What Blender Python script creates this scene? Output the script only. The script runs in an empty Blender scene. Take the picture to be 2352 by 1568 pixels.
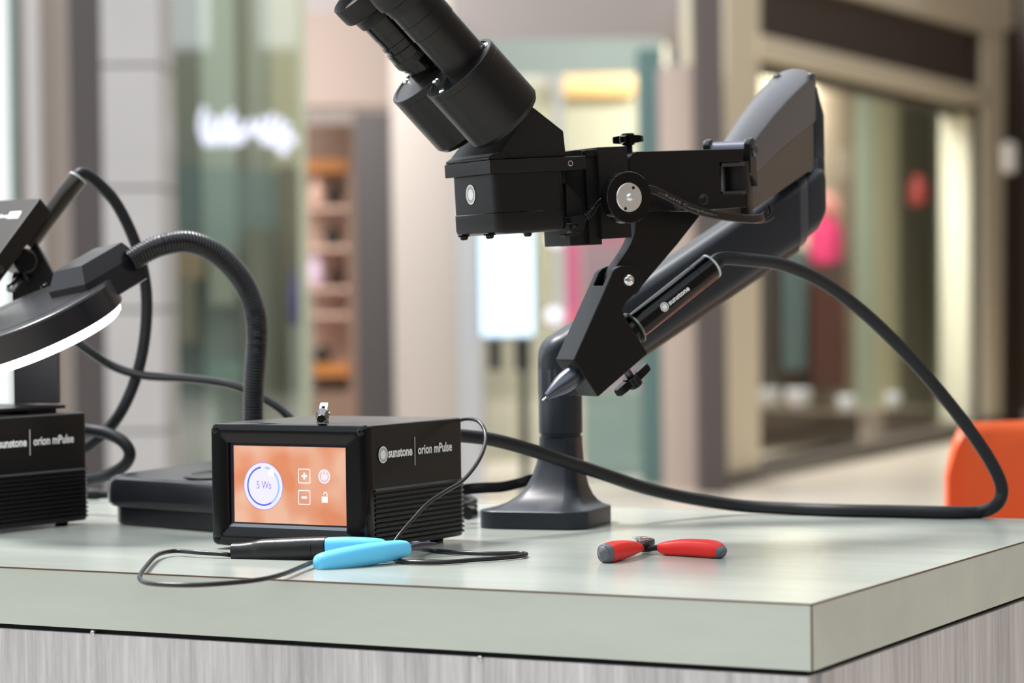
import bpy, bmesh, math, random
from mathutils import Vector, Matrix
random.seed(7)
sc = bpy.context.scene
COL = sc.collection

# ------------------------------------------------------------------ camera, world, light
FPX = 6029.0; PITCH = .0163; ROLL = -.0131; EYE = .1741      # metres; worktop is z = 0, mall floor z = -1
cam_d = bpy.data.cameras.new('camera'); cam = bpy.data.objects.new('camera', cam_d); COL.objects.link(cam)
cam_d.sensor_width = 36.0; cam_d.lens = FPX / 2352 * 36
CAMR = Matrix.Rotation(math.pi/2 - PITCH, 3, 'X') @ Matrix.Rotation(ROLL, 3, 'Z')
cam.location = (0, 0, EYE); cam.rotation_euler = CAMR.to_euler()
cam_d.clip_start = .05; cam_d.clip_end = 200
cam_d.dof.use_dof = True; cam_d.dof.focus_distance = 1.765; cam_d.dof.aperture_fstop = 7.2
sc.camera = cam
sc.view_settings.view_transform = 'Standard'; sc.view_settings.look = 'None'
sc.view_settings.gamma = 1.0; sc.view_settings.use_curve_mapping = False
sc.view_settings.exposure = 0.47
sc.cycles.use_denoising = True
sc.cycles.max_bounces = 8

world = bpy.data.worlds.new('daylight'); sc.world = world; world.use_nodes = True
wbg = world.node_tree.nodes['Background']
wbg.inputs[0].default_value = (.88, .95, 1.0, 1); wbg.inputs[1].default_value = 1.15

def area(name, loc, target, size, power, color=(1, 1, 1), size_y=None):
    d = bpy.data.lights.new(name, 'AREA'); d.energy = power; d.color = color
    d.shape = 'RECTANGLE'; d.size = size; d.size_y = size_y or size
    o = bpy.data.objects.new(name, d); COL.objects.link(o); o.location = loc
    o.rotation_euler = (Vector(target) - Vector(loc)).to_track_quat('-Z', 'Y').to_euler()
    return o
# skylight bay over the aisle, behind and left of the counter; aisle and shop lamps are unseen, added for brightness
area('skylight_lamp', (-2.6, 3.6, 5.2), (0, 1.9, 0), 1.6, 480, (1, .985, .96), 1.6)
area('aisle_fill', (1.5, 11.0, 4.6), (1.5, 14.5, 0), 3.0, 60, (1, .95, .88), 2.0)
area('aisle_fill', (-3.0, 9.0, 4.6), (-3.0, 12.5, 0), 3.0, 50, (1, .97, .93), 2.0)
area('shop_fill', (-1.9, 14.6, 2.3), (-1.9, 15.5, -1), 1.6, 110, (1, .98, .94), .8)
area('shop_fill', (.6, 17.6, 2.3), (.6, 18.5, -1), 1.5, 30, (1, .93, .86), .8)
area('shop_fill', (1.56, 18.06, 2.15), (1.56, 18.06, -1), .9, 90, (1, .95, .88), .4)
area('shop_fill', (2.62, 20.4, 2.2), (2.62, 20.4, -1), .9, 170, (1, .95, .88), .4)

# ------------------------------------------------------------------ projection helpers used to take measures
def ray(px, py):
    return CAMR @ Vector(((px - 1176) / FPX, (784 - py) / FPX, -1))
def at(px, py, Y):
    d = ray(px, py); return Vector((0, 0, EYE)) + d * (Y / d.y)
def ground(px, py, z=0.0):
    d = ray(px, py); return Vector((0, 0, EYE)) + d * ((z - EYE) / d.z)
class Frame:
    def __init__(s, origin, rot):
        s.o = Vector(origin); s.r = rot; s.ri = rot.transposed()
    def loc(s, w): return s.ri @ (Vector(w) - s.o)
    def hit(s, px, py, axis, val):
        o = s.loc((0, 0, EYE)); d = s.ri @ ray(px, py)
        return o + d * ((val - o[axis]) / d[axis])
    def xz(s, px, py, y):
        v = s.hit(px, py, 1, y); return (v.x, v.z)
    def pts(s, lst, y): return [s.xz(a, b, y) for a, b in lst]

# ------------------------------------------------------------------ materials
def lin(c): return tuple((v/255/12.92 if v/255 <= .04045 else ((v/255+.055)/1.055)**2.4) for v in c)
MATS = {}
def mat(name, rgb, rough=.5, metal=0.0, spec=.5, emit=None, estr=0.0, var=0.0, vscale=(40, 40, 40), bump=0.0, bscale=400,
        rgb2=None, alpha=1.0, trans=0.0, coat=0.0, rvar=0.0, ior=1.45, sheen=0.0):
    if name in MATS: return MATS[name]
    m = bpy.data.materials.new(name); m.use_nodes = True; MATS[name] = m
    nt = m.node_tree; b = nt.nodes['Principled BSDF']; c = lin(rgb)
    b.inputs['Base Color'].default_value = (*c, 1); b.inputs['Roughness'].default_value = rough
    b.inputs['Metallic'].default_value = metal; b.inputs['Specular IOR Level'].default_value = spec
    b.inputs['Alpha'].default_value = alpha; b.inputs['Transmission Weight'].default_value = trans
    b.inputs['Coat Weight'].default_value = coat; b.inputs['IOR'].default_value = ior
    b.inputs['Sheen Weight'].default_value = sheen; b.inputs['Sheen Roughness'].default_value = .28
    if emit: b.inputs['Emission Color'].default_value = (*lin(emit), 1); b.inputs['Emission Strength'].default_value = estr
    tc = nt.nodes.new('ShaderNodeTexCoord')
    if var or rgb2:
        mp = nt.nodes.new('ShaderNodeMapping'); mp.inputs['Scale'].default_value = vscale
        n = nt.nodes.new('ShaderNodeTexNoise'); n.inputs['Scale'].default_value = 1; n.inputs['Detail'].default_value = 5
        rp = nt.nodes.new('ShaderNodeValToRGB')
        c2 = lin(rgb2) if rgb2 else tuple(min(1, v * (1 + var)) for v in c)
        c1 = c if rgb2 else tuple(v * (1 - var) for v in c)
        rp.color_ramp.elements[0].color = (*c1, 1); rp.color_ramp.elements[1].color = (*c2, 1)
        rp.color_ramp.elements[0].position = .32; rp.color_ramp.elements[1].position = .68
        nt.links.new(tc.outputs['Object'], mp.inputs[0]); nt.links.new(mp.outputs[0], n.inputs['Vector'])
        nt.links.new(n.outputs[0], rp.inputs[0]); nt.links.new(rp.outputs[0], b.inputs['Base Color'])
        if rvar:
            mr = nt.nodes.new('ShaderNodeMapRange'); mr.inputs[3].default_value = rough - rvar; mr.inputs[4].default_value = rough + rvar
            nt.links.new(n.outputs[0], mr.inputs[0]); nt.links.new(mr.outputs[0], b.inputs['Roughness'])
    if bump:
        n2 = nt.nodes.new('ShaderNodeTexNoise'); n2.inputs['Scale'].default_value = bscale; n2.inputs['Detail'].default_value = 3
        bp = nt.nodes.new('ShaderNodeBump'); bp.inputs['Strength'].default_value = bump; bp.inputs['Distance'].default_value = .001
        nt.links.new(tc.outputs['Object'], n2.inputs['Vector']); nt.links.new(n2.outputs[0], bp.inputs['Height'])
        nt.links.new(bp.outputs[0], b.inputs['Normal'])
    return m
BLK = mat('black_anodised', (17, 17, 19), .3, spec=.32, bump=.012, bscale=3000)
BLKS = mat('black_satin', (17, 17, 18), .36, spec=.32, bump=.012, bscale=2500)
BLKG = mat('black_gloss', (8, 9, 11), .13, spec=.32)
BLKP = mat('black_powder', (22, 21, 22), .42, spec=.32, bump=.04, bscale=2200)
CASE = mat('black_case', (14, 14, 14), .24, spec=.4, sheen=.35)
RUB = mat('black_rubber', (22, 22, 26), .5, spec=.3)
CABLE = mat('cable_rubber', (30, 31, 35), .5, spec=.35, bump=.03, bscale=700)
WIRE = mat('black_wire', (24, 24, 27), .3, spec=.5)
CHROME = mat('chrome', (225, 225, 228), .14, metal=1)
STEEL = mat('brushed_steel', (190, 192, 196), .26, metal=1)
GUN = mat('gunmetal', (92, 94, 104), .34, metal=1)
ARMG = mat('arm_grey', (70, 69, 74), .34, spec=.55, sheen=.12, bump=.015, bscale=1800)
ARMD = mat('arm_dark', (38, 42, 50), .38, spec=.45, bump=.015, bscale=1500)
ARMC = mat('arm_cover', (80, 73, 68), .5, spec=.45)
LAMPB = mat('lamp_plastic', (32, 32, 37), .24, spec=.42, sheen=.2)
WHITE = mat('white_print', (235, 235, 235), .6)
GREYP = mat('grey_print', (150, 150, 155), .5)
LENS = mat('lens_glass', (8, 8, 12), .08, spec=.3)

# ------------------------------------------------------------------ object helpers
def put(o, parent=None):
    COL.objects.link(o)
    if parent is not None: o.parent = parent
    return o
def tag(o, label, cat, group=None):
    o['label'] = label; o['category'] = cat
    if group: o['group'] = group
    return o
def thing(name, label, cat, frame=None, loc=(0, 0, 0), group=None):
    o = bpy.data.objects.new(name, None); COL.objects.link(o); o.empty_display_size = .02
    if frame is not None:
        o.location = frame.o; o.rotation_euler = frame.r.to_euler()
    else: o.location = loc
    return tag(o, label, cat, group)
def obj(name, bm, m, parent=None, smooth=40, wn=False, bevel=0, seg=2, bang=30, clamp=True):
    bmesh.ops.remove_doubles(bm, verts=bm.verts, dist=1e-6)
    if bevel:
        es = [e for e in bm.edges if len(e.link_faces) == 2 and e.calc_face_angle(0) > math.radians(bang)]
        bmesh.ops.bevel(bm, geom=es, offset=bevel, segments=seg, profile=.5, affect='EDGES', clamp_overlap=clamp)
    bmesh.ops.recalc_face_normals(bm, faces=bm.faces)
    me = bpy.data.meshes.new(name); bm.to_mesh(me); bm.free()
    if m is not None: me.materials.append(m)
    o = put(bpy.data.objects.new(name, me), parent)
    if smooth:
        me.shade_smooth(); me.set_sharp_from_angle(angle=math.radians(smooth))
    if wn or bevel:
        w = o.modifiers.new('normals', 'WEIGHTED_NORMAL'); w.keep_sharp = True; w.weight = 80
    return o
def same(o, name, parent, loc=(0, 0, 0), rot=None):
    c = bpy.data.objects.new(name, o.data); put(c, parent); c.location = loc
    if rot is not None: c.rotation_euler = rot
    for md in o.modifiers:
        n = c.modifiers.new(md.name, md.type); n.keep_sharp = True; n.weight = 80
    return c
def copy_tree(o, parent=None):
    c = o.copy(); COL.objects.link(c); c.parent = parent
    for ch in list(o.children): copy_tree(ch, c)
    return c
def add_poly(bm, pts, ax, v0, v1):
    """extrude polygon along axis ax; pts are the other two coordinates in xyz order"""
    def mk(p, v):
        l = list(p); l.insert(ax, v); return bm.verts.new(l)
    a = [mk(p, v0) for p in pts]; b = [mk(p, v1) for p in pts]
    n = len(pts)
    bm.faces.new(a); bm.faces.new(b[::-1])
    for i in range(n): bm.faces.new((a[i], b[i], b[(i+1) % n], a[(i+1) % n]))
    return bm
def prism(name, pts, v0, v1, m, parent=None, ax=1, bevel=.0006, seg=2, **k):
    return obj(name, add_poly(bmesh.new(), pts, ax, v0, v1), m, parent, bevel=bevel, seg=seg, **k)
def add_box(bm, x, y, z):
    return add_poly(bm, [(x[0], y[0]), (x[1], y[0]), (x[1], y[1]), (x[0], y[1])], 2, z[0], z[1])
def box(name, x, y, z, m, parent=None, bevel=.0006, seg=2, **k):
    return obj(name, add_box(bmesh.new(), x, y, z), m, parent, bevel=bevel, seg=seg, **k)
def basis(d, up=(0, 0, 1)):
    d = Vector(d).normalized(); up = Vector(up)
    if abs(d.dot(up)) > .98: up = Vector((0, 1, 0))
    s = d.cross(up).normalized(); u = s.cross(d).normalized()
    return s, u, d
def add_lathe(bm, p0, d, prof, seg=40, ellipse=1.0, up=(0, 0, 1), knurl=0, krange=None):
    s, u, d = basis(d, up); p0 = Vector(p0); rings = []
    for k, (t, r) in enumerate(prof):
        if r < 1e-7: rings.append([bm.verts.new(p0 + d*t)]); continue
        rg = []
        for i in range(seg):
            a = 2*math.pi*i/seg; rr = r
            if knurl and krange and krange[0] <= k <= krange[1] and i % 2: rr = r - knurl
            rg.append(bm.verts.new(p0 + d*t + (s*math.cos(a)*ellipse + u*math.sin(a))*rr))
        rings.append(rg)
    for A, B in zip(rings, rings[1:]):
        if len(A) == 1 and len(B) == 1: continue
        if len(A) == 1:
            for i in range(seg): bm.faces.new((A[0], B[i], B[(i+1) % seg]))
        elif len(B) == 1:
            for i in range(seg): bm.faces.new((A[i], B[0], A[(i+1) % seg]))
        else:
            for i in range(seg): bm.faces.new((A[i], B[i], B[(i+1) % seg], A[(i+1) % seg]))
    if len(rings[0]) > 1: bm.faces.new(rings[0])
    if len(rings[-1]) > 1: bm.faces.new(rings[-1][::-1])
    return bm
def lathe(name, p0, d, prof, m, parent=None, seg=40, smooth=35, **k):
    return obj(name, add_lathe(bmesh.new(), p0, d, prof, seg, **k), m, parent, smooth=smooth)
def spline(pts, n=10):
    P = [Vector(p) for p in pts]; P = [P[0]*2 - P[1]] + P + [P[-1]*2 - P[-2]]; out = []
    for i in range(1, len(P)-2):
        a, b, c, d = P[i-1:i+3]
        for j in range(n):
            t = j/n
            out.append(.5*((2*b) + (c-a)*t + (2*a-5*b+4*c-d)*t*t + (3*b-a-3*c+d)*t**3))
    out.append(P[-2].copy()); return out
def path_frames(pts, up):
    up = Vector(up); fr = []; prev = None
    for i, p in enumerate(pts):
        t = (pts[min(i+1, len(pts)-1)] - pts[max(i-1, 0)]).normalized()
        if prev is None:
            s = t.cross(up)
            if s.length < .05: s = t.cross(Vector((1, 0, 0)))
            s.normalize()
        else:
            s = prev - t*prev.dot(t)
            s.normalize()
        prev = s; fr.append((p, t, s, s.cross(t).normalized()))
    return fr
def add_sweep(bm, pts, sec, up=(0, 0, 1), cap=True, scale=None):
    rings = []
    fr = path_frames(pts, up); n = len(fr)
    for i, (p, t, s, u) in enumerate(fr):
        k = scale(i/(n-1)) if scale else 1
        rings.append([bm.verts.new(p + s*a*k + u*b*k) for a, b in sec])
    m = len(sec)
    for A, B in zip(rings, rings[1:]):
        for i in range(m): bm.faces.new((A[i], B[i], B[(i+1) % m], A[(i+1) % m]))
    if cap: bm.faces.new(rings[0]); bm.faces.new(rings[-1][::-1])
    return bm
def circ(r, n=14, ry=None): return [(math.cos(2*math.pi*i/n)*r, math.sin(2*math.pi*i/n)*(ry or r)) for i in range(n)]
def tube(name, pts, r, m, parent=None, n=10, seg=14, up=(0, 0, 1), **k):
    return obj(name, add_sweep(bmesh.new(), spline(pts, n), circ(r, seg), up, **k), m, parent, smooth=60)
def rrect(x0, x1, y0, y1, r, n=4):
    out = []
    for cx, cy, a0 in ((x1-r, y0+r, -90), (x1-r, y1-r, 0), (x0+r, y1-r, 90), (x0+r, y0+r, 180)):
        for i in range(n+1):
            a = math.radians(a0 + 90*i/n); out.append((cx + r*math.cos(a), cy + r*math.sin(a)))
    return out
def loft(name, rings, m, parent=None, cap=True, smooth=40, close=False, **k):
    bm = bmesh.new(); R = [[bm.verts.new(p) for p in r] for r in rings]; n = len(R[0])
    prs = list(zip(R, R[1:])) + ([(R[-1], R[0])] if close else [])
    for A, B in prs:
        for i in range(n): bm.faces.new((A[i], B[i], B[(i+1) % n], A[(i+1) % n]))
    if cap and not close: bm.faces.new(R[0]); bm.faces.new(R[-1][::-1])
    return obj(name, bm, m, parent, smooth=smooth, **k)
def frame_cols(x, y, z): return Matrix((x, y, z)).transposed()
_font_cache = {}
def text_mesh(s, size, off=0.0, ext=.0, spacing=1.0, xs=1.0, align='LEFT'):
    c = bpy.data.curves.new('lettering', 'FONT'); c.body = s; c.size = size; c.offset = off; c.extrude = ext
    c.space_character = spacing; c.align_x = align; c.resolution_u = 3
    o = bpy.data.objects.new('lettering', c); COL.objects.link(o)
    dg = bpy.context.evaluated_depsgraph_get(); me = bpy.data.meshes.new_from_object(o.evaluated_get(dg))
    bpy.data.objects.remove(o); bpy.data.curves.remove(c)
    for v in me.vertices: v.co.x *= xs
    return me
def text(name, s, size, m, parent, origin, ax, ay, off=0.0, xs=1.0, spacing=1.0, align='LEFT', warp=None, width=None):
    me = text_mesh(s, size, off, 0, spacing, xs, align)
    if width:
        x0 = min(v.co.x for v in me.vertices); x1 = max(v.co.x for v in me.vertices)
        for v in me.vertices: v.co.x = (v.co.x - x0) * width/(x1-x0)
    o3 = Vector(origin); ax = Vector(ax); ay = Vector(ay)
    for v in me.vertices:
        v.co = warp(v.co.x, v.co.y) if warp else o3 + ax*v.co.x + ay*v.co.y
    me.materials.clear(); me.materials.append(m)
    return put(bpy.data.objects.new(name, me), parent)
def flat(name, polys, m, parent, fn):
    """flat print made of quads / polygons given in 2D, placed by fn(x, y)"""
    bm = bmesh.new()
    for p in polys: bm.faces.new([bm.verts.new(fn(a, b)) for a, b in p])
    me = bpy.data.meshes.new(name); bm.to_mesh(me); bm.free(); me.materials.append(m)
    return put(bpy.data.objects.new(name, me), parent)
def ringpoly(cx, cy, r0, r1, a0=0, a1=360, n=48):
    out = []
    for i in range(n):
        a = math.radians(a0 + (a1-a0)*i/n); b = math.radians(a0 + (a1-a0)*(i+1)/n)
        out.append([(cx+r0*math.cos(a), cy+r0*math.sin(a)), (cx+r1*math.cos(a), cy+r1*math.sin(a)),
                    (cx+r1*math.cos(b), cy+r1*math.sin(b)), (cx+r0*math.cos(b), cy+r0*math.sin(b))])
    return out
def disc(cx, cy, r, n=40): return [[(cx+r*math.cos(2*math.pi*i/n), cy+r*math.sin(2*math.pi*i/n)) for i in range(n)]]
def sun_polys(cx, cy, r):
    out = ringpoly(cx, cy, r*.86, r) + ringpoly(cx, cy, r*.01, r*.3) + ringpoly(cx, cy, r*.3, r*.56)
    for i in range(34):
        a = 2*math.pi*i/34; w = .042
        d = lambda rr, aa: (cx+rr*r*math.cos(aa), cy+rr*r*math.sin(aa))
        out.append([d(.58, a-w*1.3), d(.88, a-w), d(.88, a+w), d(.58, a+w*1.3)])
    return out
def struct(o): o['kind'] = 'structure'; return o

# ================================================================== the mall: floor, walls, shop fronts
FLOORM = mat('mall_floor', (214, 202, 188), .28, var=.05, vscale=(.6, .6, .6))
WALLP = mat('pale_wall', (166, 155, 150), .7)
WALLM = mat('mauve_wall', (170, 160, 158), .7)
WALLD = mat('dark_stone', (72, 66, 66), .5)
TILE = mat('grey_tile', (166, 164, 165), .4, var=.03, vscale=(3, 3, 3))
GROUT = mat('grout', (140, 137, 136), .8)
CREAM = mat('cream_paint', (230, 219, 194), .5)
SIGNB = mat('sign_brown', (72, 63, 58), .5)
BASEB = mat('base_brown', (84, 74, 66), .5)
GLASS = bpy.data.materials.new('green_glass'); GLASS.use_nodes = True
gnt = GLASS.node_tree; gnt.nodes.clear()
g_o = gnt.nodes.new('ShaderNodeOutputMaterial'); g_t = gnt.nodes.new('ShaderNodeBsdfTransparent'); g_g = gnt.nodes.new('ShaderNodeBsdfGlossy'); g_m = gnt.nodes.new('ShaderNodeMixShader')
g_t.inputs[0].default_value = (.945, .97, .955, 1); g_g.inputs['Roughness'].default_value = .03; g_m.inputs[0].default_value = .16
gnt.links.new(g_t.outputs[0], g_m.inputs[1]); gnt.links.new(g_g.outputs[0], g_m.inputs[2]); gnt.links.new(g_m.outputs[0], g_o.inputs[0])
FZ = -1.0
fl = struct(box('floor', (-14, 5.3), (-7, 30), (FZ-.1, FZ), FLOORM, bevel=0))
struct(box('wall_behind_blocker', (-14, 14), (-7.3, -7), (FZ, 3.4), mat('dark_blocker_paint', (84, 82, 80), .8), bevel=0))  # unseen wall, added dark to deepen reflections in the black parts
struct(box('wall_left', (-14.3, -14), (-7, 30), (FZ, .6), mat('side_wall_paint', (170, 172, 176), .8), bevel=0))
struct(box('wall_right_blocker', (5.2, 5.5), (-7, 30), (FZ, 6.0), mat('warm_blocker_paint', (128, 112, 98), .8), bevel=0))  # unseen wall, placed and coloured to shade and warm the counter's right side
struct(box('wall_upper_blocker', (-14, 4.2), (20, 20.3), (2.7, 6.5), mat('upper_blocker_paint', (204, 198, 190), .8), bevel=0))  # upper wall out of view, added to tone down worktop reflections
struct(box('wall_far', (-14, 14), (29.7, 30), (FZ, 5.5), WALLM, bevel=0))

def X(px, Y): return at(px, 700, Y).x
def Z(py, Y, px=1176): return at(px, py, Y).z
def slab(name, px0, px1, Y, depth, m, z0=FZ, z1=2.6, parent=None, bevel=0, **k):
    return box(name, (X(px0, Y), X(px1, Y)), (Y, Y+depth), (z0, z1), m, parent, bevel=bevel, **k)

# far left: white shop window with its green glass edge, pale wall, dark pillar
struct(slab('window_1', -420, 27, 12.0, .1, mat('white_panel', (240, 244, 246), .35)))
struct(slab('trim_1', 27, 42, 12.0, .14, mat('green_glass_edge', (112, 134, 130), .2)))
struct(slab('wall_pale', 42, 170, 13.0, .3, WALLP))
struct(slab('trim_2', 68, 92, 12.85, .14, mat('white_trim', (222, 218, 218), .5)))
tag(slab('stone_pillar', 166, 241, 12.0, .35, WALLD), 'dark brown stone pillar left of the grey tiled column', 'pillar')
# grey tiled column: separate tiles with recessed joints
tc_ = thing('tiled_column', 'pale grey column clad in large square tiles beside the green glass shop front', 'column', loc=(0, 0, 0))
Yt = 11.0; x0, x1 = X(241, Yt), X(376, Yt)
box('core', (x0+.012, x1-.012), (Yt+.02, Yt+.45), (FZ, 2.6), GROUT, tc_, bevel=0)
zs = [2.6, Z(150, Yt, 300), Z(432, Yt, 300), Z(712, Yt, 300), Z(992, Yt, 300), FZ]
for a, b in zip(zs, zs[1:]):
    box('tile', (x0, x1), (Yt, Yt+.03), (b+.006, a-.006), TILE, tc_, bevel=.006)
    box('tile', (x1-.03, x1), (Yt+.032, Yt+.45), (b+.006, a-.006), TILE, tc_, bevel=.006)
# green glass shop front
Yg = 13.2
struct(slab('window_2', 376, 700, Yg, .02, GLASS, z1=2.6))
struct(slab('trim_3', 690, 707, Yg-.02, .06, mat('pale_glass_edge', (196, 200, 176), .15, alpha=.75)))
par = thing('shop_bands', 'olive and pale green upright panels for walls and reflections in the glass shop front', 'partition')
for a, b, c in ((372, 468, (122, 124, 110)), (468, 548, (186, 196, 178)), (548, 572, (128, 130, 110)), (572, 628, (160, 164, 142)), (628, 706, (200, 194, 160))):  # band colours carry glass reflections along with the interior walls
    slab('panel', a+.5, b-.5, Yg+.9, .05, mat('panel_%d' % a, c, .6), parent=par, z1=3.6)
low = thing('shop_cabinet', 'dark teal cabinet row low behind the glass shop front', 'cabinet')
for a, b, t, c in ((374, 466, 360, (98, 116, 114)), (468, 546, 372, (152, 172, 162)), (548, 640, 380, (124, 142, 134)), (642, 690, 368, (128, 122, 100))):
    slab('door', a, b, Yg+.6, .1, mat('cab_%d' % a, c, .4), parent=low, z1=Z(t, Yg, a))
for a, b, t, u, c in ((400, 470, 560, 640, (150, 130, 100)), (480, 545, 560, 700, (150, 158, 140)), (380, 450, 640, 790, (120, 118, 96)), (560, 630, 520, 680, (112, 116, 96)), (470, 555, 830, 890, (120, 150, 138))):
    tag(slab('display_box', a, b, Yg+.35, .2, mat('goods_%d_%d' % (a, t), c, .6), z0=FZ if a == 560 else Z(u, Yg, a), z1=Z(t, Yg, a), bevel=.01),
        'soft %s block among the goods behind the green glass, at %s' % ('tan' if a == 400 else 'sage' if a == 480 else 'khaki' if a == 380 else 'olive' if a == 560 else 'mint',
        {400: 'mid height far left', 480: 'mid height centre', 380: 'lower left', 560: 'mid height right', 470: 'knee height'}[a]), 'goods')
# glowing cursive shop lettering on the glass: blurred beyond reading, so only strokes
sgn = thing('shop_sign', 'glowing white script lettering on the green glass, blurred beyond reading', 'sign')
SGN = mat('sign_glow', (225, 228, 245), .5, emit=(222, 228, 248), estr=.4)
Ys = Yg - .014
for i, (sx, a, b) in enumerate(((470, 246, 330), (490, 268, 330), (512, 268, 328), (532, 252, 330), (548, 274, 325), (580, 276, 305), (604, 270, 328), (626, 262, 334), (646, 270, 352), (664, 284, 330))):
    A = at(sx, a, Ys); B = at(sx+4, b, Ys); M_ = at(sx-8, (a+b)/2, Ys)
    tube('letter_stroke', [A, M_, B, at(sx+14, b-16, Ys)], .016, SGN, sgn, n=5, seg=8, up=(0, 1, 0))
tube('letter_stroke', [at(500, 300, Ys), at(560, 304, Ys), at(620, 306, Ys), at(672, 312, Ys)], .012, SGN, sgn, n=5, seg=8, up=(0, 1, 0))

# fascia wall across the middle of the mall, columns, interior
Yf = 17.0
struct(slab('wall_fascia', 690, 1680, Yf, .4, WALLM, z0=Z(92, Yf), z1=3.2))
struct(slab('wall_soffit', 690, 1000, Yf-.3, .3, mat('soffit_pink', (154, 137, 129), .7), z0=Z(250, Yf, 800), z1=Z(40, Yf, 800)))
struct(slab('wall_shop_back', 640, 1110, 18.6, .2, WALLP))
sh = thing('display_shelf', 'brown retail shelf unit with orange edged shelves inside the shop', 'shelf')
Yh = 17.6
BRN = mat('shelf_brown', (120, 94, 80), .6); ORG = mat('shelf_orange', (168, 106, 48), .5)
slab('back_panel', 660, 812, Yh+.4, .04, mat('shelf_back', (186, 152, 136), .6), parent=sh, z1=Z(285, Yh, 750))
slab('side_panel', 800, 812, Yh, .4, BRN, parent=sh, z1=Z(285, Yh, 750))
slab('header', 660, 800, Yh, .1, BRN, parent=sh, z0=Z(366, Yh, 750), z1=Z(285, Yh, 750))
for y in (366, 835):
    slab('shelf_edge', 655, 800, Yh-.02, .4, ORG, parent=sh, z0=Z(y+28, Yh, 750), z1=Z(y, Yh, 750))
for y in (474, 566, 660, 720):
    slab('shelf_board', 700, 800, Yh, .38, mat('shelf_pink', (206, 172, 156), .5), parent=sh, z0=Z(y+8, Yh, 750), z1=Z(y, Yh, 750))
slab('plinth', 660, 800, Yh, .4, BRN, parent=sh, z1=Z(900, Yh, 750))
def goods(name, label, cat, px, py, wpx, hpx, Y, m, prof=None):
    c = at(px, py, Y); r = wpx/FPX*Y/2; h = hpx/FPX*Y
    pr = prof or ((0, .55), (.04, .8), (.25, 1), (.6, .92), (.8, .5), (.86, .42), (.97, .46), (1, .3))
    return tag(lathe(name, (c.x, c.y, c.z-h/2), (0, 0, 1), [(t*h, q*r) for t, q in pr], m, seg=16), label, cat)
DKP = mat('goods_dark', (38, 36, 32), .5)
goods('jar', 'dark round jar on the top shelf of the brown shelf unit', 'jar', 768, 446, 34, 52, Yh+.15, DKP)
goods('jar', 'dark round jar on the second shelf of the brown shelf unit', 'jar', 764, 540, 40, 48, Yh+.15, DKP)
goods('jar', 'dark round jar on the third shelf of the brown shelf unit', 'jar', 772, 632, 44, 52, Yh+.15, mat('goods_dark_red', (62, 40, 32), .5))
goods('jar', 'black squat jar just above the lower orange shelf', 'jar', 740, 812, 46, 40, Yh+.1, DKP)
goods('vase', 'pale pink vase on the second shelf beside a dark jar', 'vase', 728, 438, 36, 62, Yh+.1, mat('goods_pink', (214, 176, 160), .5))
goods('vase', 'lilac vase low on the brown shelf unit', 'vase', 726, 617, 36, 80, Yh+.1, mat('goods_lilac', (206, 180, 200), .5))
goods('bottle', 'tall white bottle seen at the edge of the green glass', 'bottle', 699, 600, 22, 130, Yg+.33, mat('goods_white_glow', (228, 234, 240), .4, emit=(220, 230, 240), estr=.15))  # white bottle glows faintly: brightness put into its material
goods('bottle', 'tall violet blue bottle seen behind the green glass edge', 'bottle', 676, 682, 22, 130, Yg+.33, mat('goods_violet', (96, 92, 176), .4))
stp = thing('display_stand', 'grey green stepped stand under the white and violet bottles', 'stand')
slab('step', 664, 688, Yg+.25, .16, mat('step_sage', (150, 158, 146), .5), parent=stp, z1=Z(747.5, Yg+.33, 676))
slab('step', 689, 712, Yg+.25, .16, MATS['step_sage'], parent=stp, z1=Z(665.5, Yg+.33, 699))
tag(slab('display_pillar', 818, 902, 16.0, .3, mat('pillar_brown', (62, 58, 60), .5), z1=Z(258, 16.0, 850)), 'dark brown free standing display pillar beside the shelf unit', 'pillar')
tag(slab('plaster_column', 905, 1048, 15.5, .5, mat('column_pink', (168, 158, 153), .6), z1=2.3), 'pale pinkish plaster column under the microscope head', 'column')
tag(slab('metal_post', 1050, 1103, 15.0, .2, mat('post_grey', (172, 174, 180), .4), z1=Z(120, 15, 1050)), 'grey metal shop front post left of the glowing display', 'post')

# glowing display totem
to = thing('display_totem', 'glowing white and blue advertising totem on a dark stand', 'display')
Yo = 12.5
slab('housing', 1098, 1232, Yo+.02, .08, mat('totem_frame', (150, 170, 190), .4), parent=to, z0=Z(778, Yo), z1=Z(470, Yo), bevel=.02)
slab('screen', 1106, 1225, Yo, .02, mat('totem_screen', (200, 225, 240), .3, emit=(214, 238, 255), estr=.72), parent=to, z0=Z(770, Yo), z1=Z(480, Yo))
slab('leg', 1120, 1150, Yo+.03, .06, DKP, parent=to, z0=Z(850, Yo), z1=Z(778, Yo))
slab('leg', 1180, 1218, Yo+.03, .06, DKP, parent=to, z0=Z(850, Yo), z1=Z(778, Yo))
slab('pole', 1192, 1212, Yo+.04, .05, DKP, parent=to, z0=FZ, z1=Z(850, Yo))
slab('foot', 1130, 1230, Yo-.1, .4, DKP, parent=to, z0=FZ, z1=FZ+.04)

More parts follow.
